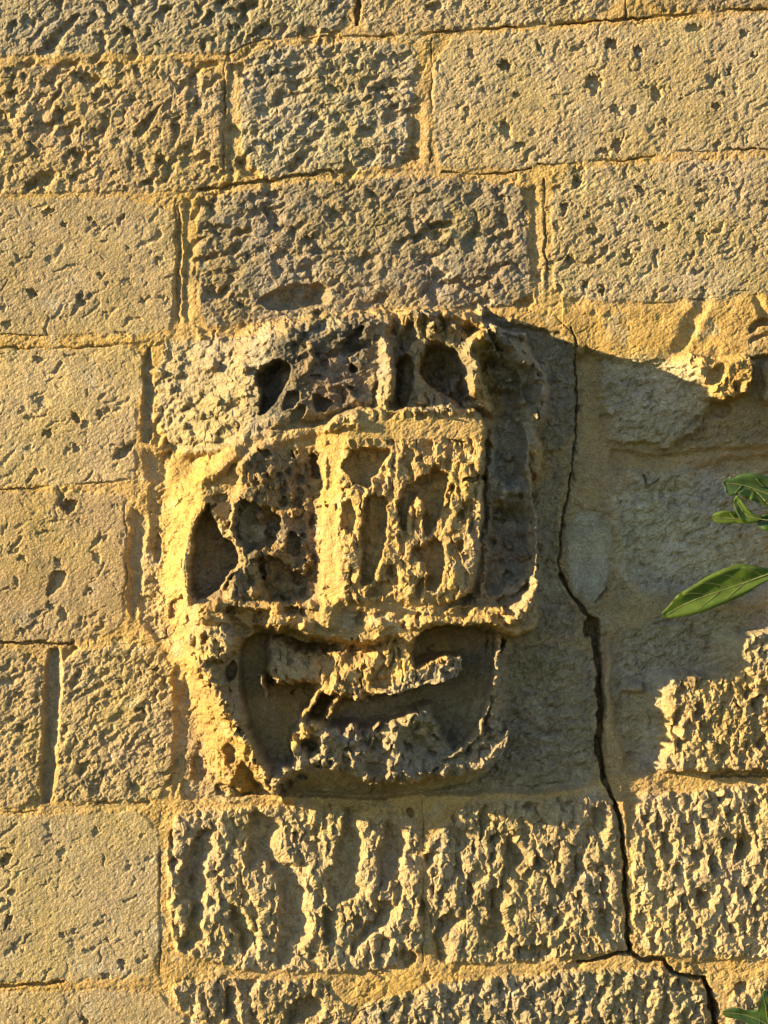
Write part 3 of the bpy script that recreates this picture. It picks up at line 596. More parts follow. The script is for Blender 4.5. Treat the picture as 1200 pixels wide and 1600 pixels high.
# ================================================================== weathered relief laid over everything
ux, vy = U + BX, V + BY
n1 = ridged(ux / 46, vy / 80, 2, 40, .5); n3 = fbm(ux / 30, vy / 55, 3, 60)
pitv = sstep(.0, .22, fbm(ux / 15 + .5 * n3, vy / 33, 3, 70, .55))
rx_, ry_ = rot(ux, vy, -22)
d1 = ridged(rx_ / 34, ry_ / 18, 3, 80, .5)
H += R * (4.0 * n1 + 4 * n3) + RD * 4.5 * d1 - np.clip(R - .4, 0, 1) * 13 * pitv
w_, d = sdf([(262,730),(360,560),(420,490),(620,470),(740,480),(870,520),(880,700),(850,1000),(810,1150),(740,1225),(430,1240),(330,1120),(270,1000)], 40, .5)
m = sstep(10, -30, d); H[w_] *= 1 + .35 * m * (H[w_] > 0)
# the lee side of every hollow has weathered back to a ramp
on_arms = np.isin(LAB, np.array(list(SH.keys())))
lim = (1.05 + .5 * noise(U / 60, V / 60, 210)) * np.where(on_arms, 1.9, 1.0); lim = np.clip(lim, .55, 4).astype(f32)
G_ = H.copy()
for i_ in range(NU - 2, -1, -1):
    G_[:, i_] = np.maximum(G_[:, i_], G_[:, i_ + 1] - lim[:, i_] * STEP)
G_[2:-2] = (G_[:-4] + G_[1:-3] + G_[2:-2] + G_[3:-1] + G_[4:]) / 5; G_ = np.maximum(G_, H)
sel = np.clip((R + RD) * 1.6, 0, 1) * .9 + .1
sel = np.maximum.reduce([sel, np.roll(sel, -8, 1), np.roll(sel, -16, 1)])
sel = np.where(on_arms, sel * .35, sel)
sel *= sstep(520, 470, U) * sstep(200, 240, U) * sstep(700, 720, V) * sstep(1270, 1240, V) * -1 + 1      # not on the slope left of the shield
H += (G_ - H) * sel
wx2 = U + .8 * BX + 2.2 * noise(U / 8, V / 8, 200); vy2 = V + .8 * BY + 2.2 * noise(U / 8, V / 8, 201)
f1 = facets(wx2 / 14, vy2 / 33, 1); f2 = facets(wx2 / 6.5, vy2 / 13, 2)
q1x, q1y = rot(wx2, vy2, -24); f3 = facets(q1x / 19, q1y / 11, 3); f4 = facets(q1x / 10, q1y / 5.5, 4)
g1x, g1y = rot(U + .4 * BX, V + .4 * BY, -36)
g1 = fbm(g1x / 14, g1y / 4.6, 2, 100, .6); g2 = fbm(U / 6.5, V / 6.5, 2, 110, .7); g3 = fbm(U / 70, V / 50, 3, 120)
fleck = sstep(.16, .42, fbm(g1x / 17, g1y / 7.5, 3, 101, .6))
pocks = sstep(.26, .36, noise(ux / 11, vy / 10, 105)) * sstep(-.05, .25, noise(ux / 70, vy / 60, 106))
mid = fbm(ux / 21, vy / 19, 3, 107, .6)
Rc = np.clip(R, 0, 1.1)
H += Rc * (6.5 * f1 + 3.4 * f2) + RD * (6.0 * f3 + 3.2 * f4)
w_, d = sdf([(790,560),(893,540),(950,560),(1110,640),(1300,640),(1300,960),(1130,965),(1100,1040),(1020,1050),(1010,1190),(940,1212),(900,1235),(700,1240),(760,1160),(850,1000),(860,700)], 20, 1)
shady = np.zeros_like(U); shady[w_] = sstep(4, -20, d); shady *= np.where(on_arms, 0, 1) * np.where(np.isin(LAB, SMOOTHP), .35, 1)
capm = np.isin(LAB, [ST[q] for q in ('A1', 'A2', 'B1', 'B2', 'C2', 'F0', 'F1')]) * np.where(on_arms, 0, 1)
cap = 2.0 + 3.0 * noise(U / 26, V / 20, 220) + 2.5 * noise(U / 90, V / 60, 221)
H = np.where((capm > 0) & (H > cap), cap + .22 * (H - cap), H)
H += SM * (1.25 * g1 + .6 * g2 + .7 * f4 - 1.2 * fleck - 1.7 * pocks + 1.0 * mid) + 1.8 * g3 + shady * (4.0 * f3 + 2.6 * mid + 1.2 * g1 + 1.6 * f4) + (GRY > .3) * (V > 480) * 2.0 * (mid + f3)
H += 2.0 * fbm(U / 150, V / 130, 3, 130)

# ================================================================== cracks
CR = [(892,512),(900,530),(903,600),(901,690),(894,750),(884,800),(877,840),(876,900),(898,935),(925,970),(932,1000)]
crack(CR[:5], 1.6, 10, solid=True); crack(CR[4:8], 2.0, 13, solid=True); crack(CR[7:], 3.4, 26)
for a in ((903,640,3,7,-9),(897,742,5,9,-10),(900,700,4,12,-9),(882,822,5,6,-9),(938,1075,6,22,-16),(941,1120,5,16,-14),(936,1020,7,10,-12),(979,1370,4,20,-8),(962,1258,6,8,-10),(984,1480,7,7,-12),(1048,1516,9,5,-10),(1100,1533,8,6,-10)): bump(a[0], a[1], a[2], a[3], a[4], 0, 1.2, 1.4)
crack([(932,995),(938,1040),(940,1090),(940,1140),(934,1168),(946,1216)], 6.0, 34)
crack([(934,1160),(948,1226),(962,1252),(972,1300),(977,1380),(981,1450),(984,1490)], 4.2, 30)
crack([(986,1490),(960,1492),(925,1500),(905,1505)], 3.2, 22); crack([(984,1488),(1002,1498),(1038,1500),(1052,1520),(1100,1530),(1108,1556),(1120,1605),(1128,1670)], 4.2, 28)
crack([(1108,1550),(1118,1600),(1126,1670)], 7, 30)
w_, m = cav([(912,964),(936,964),(940,985),(928,1000),(912,996)], 40, 6)
crack([(884,800),(888,830),(876,850)], 1.8, 10); crack([(886,798),(950,800)], 1.6, 6)
crack([(1010,975),(1000,985),(975,990),(960,985)], 2.5, 8); crack([(935,940),(950,920)], 1.8, 6)
crack([(1008,745),(1015,762),(1032,750)], 3.0, 10); crack([(1080,722),(1112,724)], 2.2, 8); crack([(1120,698),(1142,694)], 2.2, 7)
crack([(848,470),(862,490),(884,510),(892,518)], 1.6, 7); crack([(850,280),(852,380),(856,470)], 2.0, 9)
crack([(596,57),(720,48),(800,42),(980,30),(1200,13),(1290,4)], 2.4, 12); crack([(355,84),(400,64),(560,55),(600,58)], 2.0, 9)
crack([(674,60),(674,250)], 1.8, 8); crack([(350,96),(350,290)], 1.8, 7); crack([(690,268),(760,274),(800,268),(830,262)], 2, 8)
crack([(840,258),(1040,244),(1050,238),(1200,232)], 2.2, 9); crack([(310,296),(400,284),(520,266)], 3.0, 9)
crack([(-70,1006),(30,1004),(80,1004),(110,1004)], 3.0, 11); crack([(150,1256),(262,1252)], 2.4, 9); crack([(-70,1268),(60,1268)], 1.8, 6)
crack([(-70,768),(60,762),(130,756),(200,750)], 1.8, 7); crack([(-70,1545),(40,1540),(100,1535)], 3.4, 12); crack([(-70,545),(60,545),(230,540)], 1.4, 5); crack([(-70,525),(120,524)], 1.4, 5)
crack([(558,-66),(558,38)], 4.0, 18); crack([(976,-66),(976,26)], 2.2, 10); crack([(1110,1214),(1200,1210),(1270,1206)], 3.0, 13)
crack([(196,788),(196,900),(192,990)], 1.6, 6); crack([(661,1252),(661,1506)], 1.6, 8); crack([(250,1262),(250,1525)], 2, 9); crack([(275,310),(275,505)], 1.8, 7)
crack([(1000,473),(1060,472),(1130,462)], 1.6, 6); crack([(560,1570),(545,1600),(600,1555)], 1.4, 5)
crack([(277,790),(292,778),(303,770)], 1.4, 5)
crack([(700,1240),(800,1232),(860,1228),(930,1216)], 1.8, 7)

# soften single-sample spikes a little
H[1:-1, 1:-1] = .84 * H[1:-1, 1:-1] + .04 * (H[:-2, 1:-1] + H[2:, 1:-1] + H[1:-1, :-2] + H[1:-1, 2:])
H = np.maximum(H, -72)

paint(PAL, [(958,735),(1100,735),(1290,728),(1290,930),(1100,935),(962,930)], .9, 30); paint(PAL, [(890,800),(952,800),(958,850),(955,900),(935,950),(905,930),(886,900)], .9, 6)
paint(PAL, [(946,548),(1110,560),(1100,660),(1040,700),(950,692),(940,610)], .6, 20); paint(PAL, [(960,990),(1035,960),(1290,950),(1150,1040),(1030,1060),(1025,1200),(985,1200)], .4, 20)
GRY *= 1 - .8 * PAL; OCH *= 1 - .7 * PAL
# ================================================================== colour of the stone, with shade painted into the left quarter
def mixc(a, b, t): return a * (1 - t[..., None]) + np.array(b, f32) * t[..., None]
c = np.empty(U.shape + (3,), f32); c[:] = (.49, .388, .245)
pa = fbm(U / 95, V / 80, 4, 140); pb = fbm(U / 28, V / 28, 4, 150, .6); pc = fbm(U / 9, V / 9, 2, 160)
c = mixc(c, (.60, .395, .15), np.clip(OCH * .85 + .25 * pb, 0, 1))
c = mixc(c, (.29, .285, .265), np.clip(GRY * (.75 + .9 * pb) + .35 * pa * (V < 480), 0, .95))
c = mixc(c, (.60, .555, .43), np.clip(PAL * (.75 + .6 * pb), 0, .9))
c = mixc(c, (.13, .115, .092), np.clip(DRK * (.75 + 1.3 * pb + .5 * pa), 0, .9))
c = mixc(c, (.40, .27, .19), np.clip(PNK * (.4 + 1.0 * pa), 0, .6))
lich = sstep(.18, .42, fbm(U / 40, V / 30, 5, 170, .65)) * (.25 + .55 * (V < 480) + .2 * (GRY > .3))
c = mixc(c, (.20, .188, .16), lich * .75)
strk = sstep(.12, .4, fbm(U / 13, V / 170, 4, 176, .6)) * sstep(560, 250, V) * sstep(-.2, .3, fbm(U / 160, V / 120, 2, 177))
c = mixc(c, (.22, .205, .18), strk * .5)
pale = sstep(.2, .45, fbm(U / 55, V / 45, 4, 178, .6)); c = mixc(c, (.62, .55, .42), pale * .4)
c *= (1 + .22 * pb + .22 * pc + .22 * pa)[..., None]; c[..., 2] *= 1 + .25 * fbm(U / 120, V / 100, 3, 175)
for k in range(1, len(LABEL_NAMES)):
    if LABEL_NAMES[k] == 'stone':
        t_ = rng.normal(0, 1, 2); q = LAB == k
        c[q] *= np.array([1 + .07 * t_[0], 1 + .07 * t_[0] + .02 * t_[1], 1 + .07 * t_[0] + .04 * t_[1]], f32)
c = np.clip(c * .74, .03, .8)

# ================================================================== materials
def stone_mat(name, attr=True, base=(.5, .385, .215)):
    m_ = bpy.data.materials.new(name); m_.use_nodes = True; n = m_.node_tree; n.nodes.clear()
    o_ = n.nodes.new('ShaderNodeOutputMaterial'); b_ = n.nodes.new('ShaderNodeBsdfPrincipled')
    n.links.new(b_.outputs[0], o_.inputs[0])
    b_.inputs['Roughness'].default_value = .95; b_.inputs['Specular IOR Level'].default_value = .12
    tc = n.nodes.new('ShaderNodeTexCoord')
    def nz(scale, detail, rough=.6):
        q = n.nodes.new('ShaderNodeTexNoise'); q.inputs['Scale'].default_value = scale
        q.inputs['Detail'].default_value = detail; q.inputs['Roughness'].default_value = rough
        n.links.new(tc.outputs['Object'], q.inputs['Vector']); return q
    if attr:
        a = n.nodes.new('ShaderNodeAttribute'); a.attribute_name = 'stain'; src = a.outputs['Color']
    else:
        a = n.nodes.new('ShaderNodeRGB'); a.outputs[0].default_value = base + (1,); src = a.outputs[0]
    g = nz(420, 3, .7); mr = n.nodes.new('ShaderNodeMapRange')
    mr.inputs['From Min'].default_value = .3; mr.inputs['From Max'].default_value = .7
    mr.inputs['To Min'].default_value = .6; mr.inputs['To Max'].default_value = 1.36
    n.links.new(g.outputs['Fac'], mr.inputs['Value'])
    mx = n.nodes.new('ShaderNodeMix'); mx.data_type = 'RGBA'; mx.blend_type = 'MULTIPLY'; mx.inputs['Factor'].default_value = 1
    n.links.new(src, mx.inputs['A']); n.links.new(mr.outputs[0], mx.inputs['B']); n.links.new(mx.outputs['Result'], b_.inputs['Base Color'])
    f1 = nz(330, 6, .72); bp = n.nodes.new('ShaderNodeBump'); bp.inputs['Strength'].default_value = .9; bp.inputs['Distance'].default_value = .0035
    vo = n.nodes.new('ShaderNodeTexVoronoi'); vo.inputs['Scale'].default_value = 210; n.links.new(tc.outputs['Object'], vo.inputs['Vector'])
    ad = n.nodes.new('ShaderNodeMath'); ad.operation = 'MULTIPLY_ADD'; ad.inputs[1].default_value = .55
    n.links.new(vo.outputs['Distance'], ad.inputs[0]); n.links.new(f1.outputs['Fac'], ad.inputs[2]); n.links.new(ad.outputs[0], bp.inputs['Height']); n.links.new(bp.outputs[0], b_.inputs['Normal'])
    return m_
M_STONE = stone_mat('weathered_limestone')
M_PLAIN = stone_mat('lime_mortar', False, (.40, .28, .13))

# ================================================================== cut the sculpted surface into its stones and parts
def empty(name, loc):
    o = bpy.data.objects.new(name, None); o.empty_display_size = .1; o.location = loc; COL.objects.link(o); return o
def tag(o, label=None, cat=None, group=None, kind=None):
    if label: o['label'] = label
    if cat: o['category'] = cat
    if group: o['group'] = group
    if kind: o['kind'] = kind
    return o

wall = tag(empty('stone_wall', (0, 0, 0)), 'weathered yellow limestone block wall with cracked joints, filling the picture behind the carved shield', 'wall')
arms = tag(empty('coat_of_arms', (WX(580), 0, WZ(1240))), 'heavily eroded carved stone shield with scroll crest, standing out from the block wall', 'coat of arms')
bpy.context.view_layer.update()

rr_ = np.clip(R + .5 * RD, 0, 1)
def components(mask):
    lab = np.where(mask, np.arange(mask.size).reshape(mask.shape) + 1, 0)
    while True:
        p = lab.copy()
        for ax, st in ((0, 1), (0, -1), (1, 1), (1, -1)):
            q = np.roll(lab, st, ax); lab = np.where(mask, np.maximum(lab, q), 0)
        # jump along runs
        for rev in (1, -1):
            L_ = lab[::rev]
            for i in range(1, L_.shape[0]): L_[i] = np.where(L_[i] > 0, np.where(L_[i - 1] > 0, np.maximum(L_[i], L_[i - 1]), L_[i]), 0)
            L_ = lab[:, ::rev]
            for i in range(1, L_.shape[1]): L_[:, i] = np.where(L_[:, i] > 0, np.where(L_[:, i - 1] > 0, np.maximum(L_[:, i], L_[:, i - 1]), L_[:, i]), 0)
        if (lab == p).all(): return lab
for k in [q for q in SH]:
    cm = components(LAB == k); ids, ct = np.unique(cm[cm > 0], return_counts=True); o_ = np.argsort(-ct)
    for n_, q in enumerate(ids[o_]):
        if n_ == 0: continue
        if ct[o_[n_]] > 900: kk = new_label(LABEL_NAMES[k]); SH[kk] = SH[k]; LAB = np.where(cm == q, kk, LAB)
        else: LAB = np.where(cm == q, -1, LAB)
while (LAB < 0).any(): LAB = np.where(LAB < 0, np.roll(LAB, 1, 1), LAB)
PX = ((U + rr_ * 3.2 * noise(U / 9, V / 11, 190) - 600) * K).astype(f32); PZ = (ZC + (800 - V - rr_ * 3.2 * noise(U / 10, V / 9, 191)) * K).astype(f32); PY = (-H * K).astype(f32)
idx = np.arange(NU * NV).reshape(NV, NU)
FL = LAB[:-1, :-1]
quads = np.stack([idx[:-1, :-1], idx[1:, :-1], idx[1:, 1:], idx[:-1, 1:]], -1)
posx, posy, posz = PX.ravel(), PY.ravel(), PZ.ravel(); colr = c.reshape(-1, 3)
BACK = 78 * K
def part_from_label(k, name, parent, loc):
    q = quads[FL == k]
    if len(q) == 0: return None
    uq, inv = np.unique(q, return_inverse=True); q = inv.reshape(-1, 4); n = len(uq)
    X = np.stack([posx[uq], posy[uq], posz[uq]], 1).astype(f32); C = colr[uq]
    # rim: go back into the wall, drawn in a little so neighbours never share a plane
    e = np.concatenate([q[:, [0, 1]], q[:, [1, 2]], q[:, [2, 3]], q[:, [3, 0]]])
    key = e[:, 0].astype(np.int64) * n + e[:, 1]; rev = e[:, 1].astype(np.int64) * n + e[:, 0]
    be = e[~np.isin(key, rev)]
    cen = X[q].mean(1); acc = np.zeros((n, 3), f32); cnt = np.zeros(n, f32)
    for j in range(4): np.add.at(acc, q[:, j], cen); np.add.at(cnt, q[:, j], 1)
    inward = acc / cnt[:, None] - X; inward[:, 1] = 0
    bv = np.unique(be); mp = np.full(n, -1); mp[bv] = n + np.arange(len(bv))
    back = X[bv] + inward[bv] * 1.5; back[:, 1] = BACK
    X = np.vstack([X, back]); C = np.vstack([C, C[bv]])
    sk = np.stack([be[:, 1], be[:, 0], mp[be[:, 0]], mp[be[:, 1]]], 1)
    F = np.vstack([q, sk]).astype(np.int32)
    X -= np.array(loc, f32)
    me = bpy.data.meshes.new(name)
    me.vertices.add(len(X)); me.vertices.foreach_set('co', X.ravel())
    me.loops.add(F.size); me.loops.foreach_set('vertex_index', F.ravel())
    me.polygons.add(len(F)); me.polygons.foreach_set('loop_start', np.arange(0, F.size, 4, dtype=np.int32))
    me.update(calc_edges=True)
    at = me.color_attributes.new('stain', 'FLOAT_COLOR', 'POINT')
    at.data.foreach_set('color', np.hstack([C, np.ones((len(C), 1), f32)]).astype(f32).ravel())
    sm_ = np.zeros(len(F), bool)
    me.polygons.foreach_set('use_smooth', sm_)
    me.materials.append(M_STONE)
    o = bpy.data.objects.new(name, me); COL.objects.link(o)
    o.parent = parent
    return o
for k, nm in enumerate(LABEL_NAMES):
    if k in SH: part_from_label(k, nm, arms, arms.location)
    else: part_from_label(k, nm, wall, (0, 0, 0))

# plainer blocks that carry the wall on beyond the sculpted part
def block_mesh(w_, h_, d_):
    b = bmesh.new(); bmesh.ops.create_cube(b, size=1)
    for v_ in b.verts: v_.co = Vector((v_.co.x * w_, v_.co.y * d_, v_.co.z * h_))
    bmesh.ops.bevel(b, geom=b.edges[:], offset=.006, segments=2, affect='EDGES')
    me = bpy.data.meshes.new('stone'); b.to_mesh(me); b.free(); me.materials.append(M_PLAIN); return me
rows = [(-66, 93), (97, 304), (309, 527), (532, 763), (768, 1007), (1012, 1266), (1271, 1543), (1548, 1666)]
def plain(x0, x1, y0, y1):
    nx, ny = 40, 20
    gx, gy = np.meshgrid(np.linspace(x0, x1, nx), np.linspace(y0, y1, ny)); gx = gx.astype(f32); gy = gy.astype(f32)
    edge = np.minimum(np.minimum(gx - x0, x1 - gx), np.minimum(gy - y0, y1 - gy))
    h = 3.5 * fbm(gx / 45, gy / 40, 3, 300) + 2.5 * facets(gx / 30, gy / 26, 5) - 7 * sstep(9, 0, edge) - 4 * sstep(.2, .5, fbm(gx / 40, gy / 30, 2, 310))
    jx = 2.5 * noise(gx / 60, gy / 30, 311) * sstep(0, 12, edge)
    n_ = nx * ny; V_ = np.stack([(gx + jx - 600) * K, -h * K, ZC + (800 - gy) * K], -1).reshape(-1, 3)
    ring = np.concatenate([np.arange(nx), np.arange(2, ny + 1) * nx - 1, np.arange(n_ - 2, n_ - nx - 1, -1), np.arange(ny - 2, 0, -1) * nx])
    back = V_[ring].copy(); back[:, 1] = .08; cen_ = V_.mean(0); back[:, [0, 2]] += (cen_[[0, 2]] - back[:, [0, 2]]) * .01
    idx_ = np.arange(n_).reshape(ny, nx)
    F = np.stack([idx_[:-1, :-1], idx_[1:, :-1], idx_[1:, 1:], idx_[:-1, 1:]], -1).reshape(-1, 4).tolist()
    m_ = len(ring)
    F += [[int(ring[(q + 1) % m_]), int(ring[q]), n_ + q, n_ + (q + 1) % m_][::-1] for q in range(m_)] + [[n_ + q for q in range(m_)]]
    base_ = np.array([.49, .388, .245], f32) * .74 * (1 + .08 * rng.normal()); tone = 1 + .35 * fbm(gx / 90, gy / 70, 4, 312) + .3 * fbm(gx / 22, gy / 20, 3, 313)
    C = base_ * tone.reshape(-1, 1); C = np.vstack([C, C[ring]])
    me = bpy.data.meshes.new('stone'); me.from_pydata(np.vstack([V_, back]).tolist(), [], F); me.update()
    at = me.color_attributes.new('stain', 'FLOAT_COLOR', 'POINT'); at.data.foreach_set('color', np.hstack([C, np.ones((len(C), 1))]).astype(f32).ravel())
    me.materials.append(M_STONE)
    o = bpy.data.objects.new('stone', me); COL.objects.link(o); o.parent = wall
for bx0, bx1, by0, by1 in ((-1600, -68, -590, 2352), (1268, 2800, -590, 2352), (-66, 1266, -590, -68), (-66, 1266, 1668, 2352)):
    o = bpy.data.objects.new('mortar_bed', block_mesh((bx1 - bx0) * K, (by1 - by0) * K, .07)); COL.objects.link(o); o.parent = wall
    o.location = (WX((bx0 + bx1) / 2), .043, WZ((by0 + by1) / 2))
for i, (y0, y1) in enumerate(rows):
    s_ = (i % 2) * 190
    plain(-520 + s_, -72, y0, y1); plain(-1060 + s_, -526 + s_, y0, y1); plain(-1600 + s_, -1066 + s_, y0, y1)
    plain(1272, 1720 - s_, y0, y1); plain(1726 - s_, 2260 - s_, y0, y1); plain(2266 - s_, 2800 - s_, y0, y1)
for i, (y0, y1) in enumerate([(-330, -72), (-590, -336), (1672, 1900), (1906, 2130), (2136, 2352)]):
    x = -1600 + (i % 2) * 200
    while x < 2700:
        plain(x, x + 474, y0, y1); x += 480
core = bpy.data.objects.new('wall_core', block_mesh(2 * 2.5, 3.2, .4)); COL.objects.link(core); core.parent = wall
core.location = (0, .09 + .2 + .012, 1.56)

# ================================================================== ground
def simple_mat(name, col_, rough=.9, scale=60, bumpd=.01):
    m_ = stone_mat(name, False, col_); return m_
gm = bpy.data.meshes.new('ground'); gm.from_pydata([(-150, -150, 0), (150, -150, 0), (150, 150, 0), (-150, 150, 0)], [], [(0, 1, 2, 3)])
gm.materials.append(stone_mat('grassy_earth', False, (.065, .085, .032)))
ground = bpy.data.objects.new('ground', gm); COL.objects.link(ground); tag(ground, kind='structure')

# ================================================================== fig plant leaning in from the right
def leaf_mat(name, col_, back):
    m_ = bpy.data.materials.new(name); m_.use_nodes = True; n = m_.node_tree; n.nodes.clear()
    o_ = n.nodes.new('ShaderNodeOutputMaterial'); b_ = n.nodes.new('ShaderNodeBsdfPrincipled'); tr = n.nodes.new('ShaderNodeBsdfTranslucent'); mx = n.nodes.new('ShaderNodeMixShader')
    tc = n.nodes.new('ShaderNodeTexCoord'); nz = n.nodes.new('ShaderNodeTexNoise'); nz.inputs['Scale'].default_value = 55; nz.inputs['Detail'].default_value = 5
    n.links.new(tc.outputs['Object'], nz.inputs['Vector'])
    rp = n.nodes.new('ShaderNodeValToRGB'); rp.color_ramp.elements[0].position = .3; rp.color_ramp.elements[1].position = .72
    rp.color_ramp.elements[0].color = tuple(x * .7 for x in col_) + (1,); rp.color_ramp.elements[1].color = tuple(x * 1.4 for x in col_) + (1,)
    e_ = rp.color_ramp.elements.new(.8); e_.color = (.16, .12, .04, 1)
    n.links.new(nz.outputs['Fac'], rp.inputs[0]); n.links.new(rp.outputs[0], b_.inputs['Base Color'])
    b_.inputs['Roughness'].default_value = .5; tr.inputs['Color'].default_value = back + (1,)
    bp = n.nodes.new('ShaderNodeBump'); bp.inputs['Strength'].default_value = .25; bp.inputs['Distance'].default_value = .002
    n.links.new(nz.outputs['Fac'], bp.inputs['Height']); n.links.new(bp.outputs[0], b_.inputs['Normal'])
    mx.inputs[0].default_value = .3; n.links.new(b_.outputs[0], mx.inputs[1]); n.links.new(tr.outputs[0], mx.inputs[2]); n.links.new(mx.outputs[0], o_.inputs[0])
    return m_
M_LEAF = leaf_mat('fig_leaf', (.085, .14, .016), (.2, .26, .015)); M_LEAFD = leaf_mat('fig_leaf_dark', (.045, .09, .022), (.09, .15, .015))
M_VEIN = leaf_mat('fig_vein', (.24, .26, .10), (.2, .22, .06)); M_BARK = stone_mat('fig_bark', False, (.20, .17, .12))

fig = tag(empty('fig_tree', (WX(1400), -.16, 0)), 'green fig tree leaning in from the right edge before the shaded wall', 'tree')
bpy.context.view_layer.update()
FL0 = Vector(fig.location)

def tube(name, pts, radii, mat, parent, sides=8):
    b = bmesh.new(); rings = []
    P = [Vector(p) for p in pts]
    for i, p in enumerate(P):
        d_ = (P[min(i + 1, len(P) - 1)] - P[max(i - 1, 0)]).normalized()
        a = d_.orthogonal().normalized(); e = d_.cross(a)
        rings.append([b.verts.new(p + (a * math.cos(t) + e * math.sin(t)) * radii[i]) for t in [2 * math.pi * j / sides for j in range(sides)]])
    for i in range(len(rings) - 1):
        for j in range(sides):
            b.faces.new([rings[i][j], rings[i][(j + 1) % sides], rings[i + 1][(j + 1) % sides], rings[i + 1][j]])
    b.faces.new(rings[0][::-1]); b.faces.new(rings[-1])
    bmesh.ops.recalc_face_normals(b, faces=b.faces[:])
    me = bpy.data.meshes.new(name); b.to_mesh(me); b.free(); me.polygons.foreach_set('use_smooth', [True] * len(me.polygons)); me.materials.append(mat)
    o = bpy.data.objects.new(name, me); COL.objects.link(o)
    if parent: o.parent = parent
    return o

def wpt(px, py, off): return Vector((WX(px), -off, WZ(py)))

def leaf(outline, rib, off, fold=.25, curl=.0, mat=None, tilt=0.0, branches=()):
    """outline and midrib in plan units; off = distance in front of the wall in metres"""
    sc = 1 - off / DIST; near = lambda q: [(600 + (p[0] - 600) * sc, 800 + (p[1] - 800) * sc) for p in q]
    outline, rib, branches = near(outline), near(rib), [near(q) for q in branches]
    o2 = round_off(outline, 2); r2 = round_off(rib, 2, False)
    b = bmesh.new()
    vs = [b.verts.new((p[0], 0, -p[1])) for p in o2]
    fc = b.faces.new(vs)
    bmesh.ops.triangulate(b, faces=[fc], quad_method='BEAUTY', ngon_method='BEAUTY')
    bmesh.ops.subdivide_edges(b, edges=b.edges[:], cuts=2, use_grid_fill=True); bmesh.ops.triangulate(b, faces=b.faces[:])
    bmesh.ops.subdivide_edges(b, edges=[e for e in b.edges if e.calc_length() > 6], cuts=1); bmesh.ops.triangulate(b, faces=b.faces[:])
    X = np.array([(v_.co.x, -v_.co.z) for v_ in b.verts])
    def depth(X):
        d, _, t = seg_dist(X[:, 0].astype(f32), X[:, 1].astype(f32), r2, False)
        wv = 1.2 * np.sin(t * 17 + d * .16) * np.clip(d / 14, 0, 1)
        return fold * d + curl * (t - .5) ** 2 * 60 + wv + tilt * t * 40
    D = depth(X)
    for v_, p, dz in zip(b.verts, X, D):
        v_.co = wpt(p[0], p[1], off + dz * K) - FL0
    bmesh.ops.recalc_face_normals(b, faces=b.faces[:])
    bd = [e for e in b.edges if e.is_boundary]; top = {v_: b.verts.new(v_.co + Vector((0, .0007, 0))) for v_ in list(b.verts)}
    for f_ in list(b.faces): b.faces.new([top[v_] for v_ in reversed(f_.verts)])
    for e in bd: b.faces.new([e.verts[0], e.verts[1], top[e.verts[1]], top[e.verts[0]]])
    bmesh.ops.recalc_face_normals(b, faces=b.faces[:])
    me = bpy.data.meshes.new('leaf'); b.to_mesh(me); b.free(); me.materials.append(mat or M_LEAF)
    me.polygons.foreach_set('use_smooth', [True] * len(me.polygons))
    lf = bpy.data.objects.new('leaf', me); COL.objects.link(lf); lf.parent = fig
    n_ = len(r2); D2 = depth(r2)
    tube('midrib', [wpt(p[0], p[1], off + dz * K + .0012) - FL0 for p, dz in zip(r2, D2)], [.0013 - .0009 * i / n_ for i in range(n_)], M_VEIN, lf, 5)
    for br in branches:
        q = round_off(br, 1, False); Dq = depth(q)
        tube('vein', [wpt(p[0], p[1], off + dz * K + .0008) - FL0 for p, dz in zip(q, Dq)], [.0008 - .0005 * i / len(q) for i in range(len(q))], M_VEIN, lf, 4)
    return lf

leaf([(1040,968),(1032,958),(1046,946),(1056,930),(1074,920),(1105,899),(1140,884),(1158,880),(1178,885),(1204,888),(1230,888),(1212,902),(1186,914),(1166,928),(1127,945),(1087,960)],
     [(1225,889),(1200,897),(1165,910),(1105,930),(1070,943),(1042,960)], .085, .35, 0, M_LEAF, branches=([(1192,900),(1180,893),(1160,886)],[(1165,910),(1145,901),(1120,896)],[(1138,919),(1115,911),(1092,911)],[(1105,930),(1085,926),(1066,929)],[(1165,910),(1150,921),(1134,936)],[(1125,924),(1108,938),(1092,950)]))
leaf([(1129,750),(1137,747),(1155,747),(1175,757),(1200,765),(1240,775),(1230,795),(1200,787),(1175,776),(1162,769),(1146,775),(1136,774),(1131,760)],
     [(1240,785),(1200,772),(1165,758),(1135,755)], .060, .3, 0, M_LEAFD, branches=([(1175,762),(1160,768)],[(1160,757),(1148,770)]))
leaf([(1140,757),(1150,742),(1172,738),(1205,746),(1240,760),(1245,785),(1205,790),(1175,780),(1150,772)], [(1245,775),(1200,766),(1146,754)], .045, .3, 0, M_LEAFD, branches=([(1200,766),(1180,748)],))
leaf([(1149,771),(1162,764),(1176,763),(1190,777),(1202,790),(1215,800),(1205,795),(1186,786),(1168,780)], [(1222,806),(1200,788),(1186,772),(1176,764)], .085, .3, 0, M_LEAF)
leaf([(1145,786),(1150,773),(1157,777),(1165,792),(1178,803),(1192,808),(1186,815),(1175,817),(1158,816),(1151,803)], [(1225,815),(1190,812),(1165,806),(1152,784)], .095, .35, 0, M_LEAF)
leaf([(1112,807),(1119,799),(1145,797),(1153,806),(1162,814),(1185,812),(1180,818),(1157,818),(1117,818)], [(1225,816),(1180,814),(1145,810),(1116,809)], .080, .3, 0, M_LEAF, branches=([(1150,811),(1140,802)],))
leaf([(1183,810),(1198,801),(1225,798),(1245,810),(1235,826),(1205,829),(1189,828),(1184,820)], [(1240,812),(1210,812),(1186,816)], .090, .35, 0, M_LEAFD)
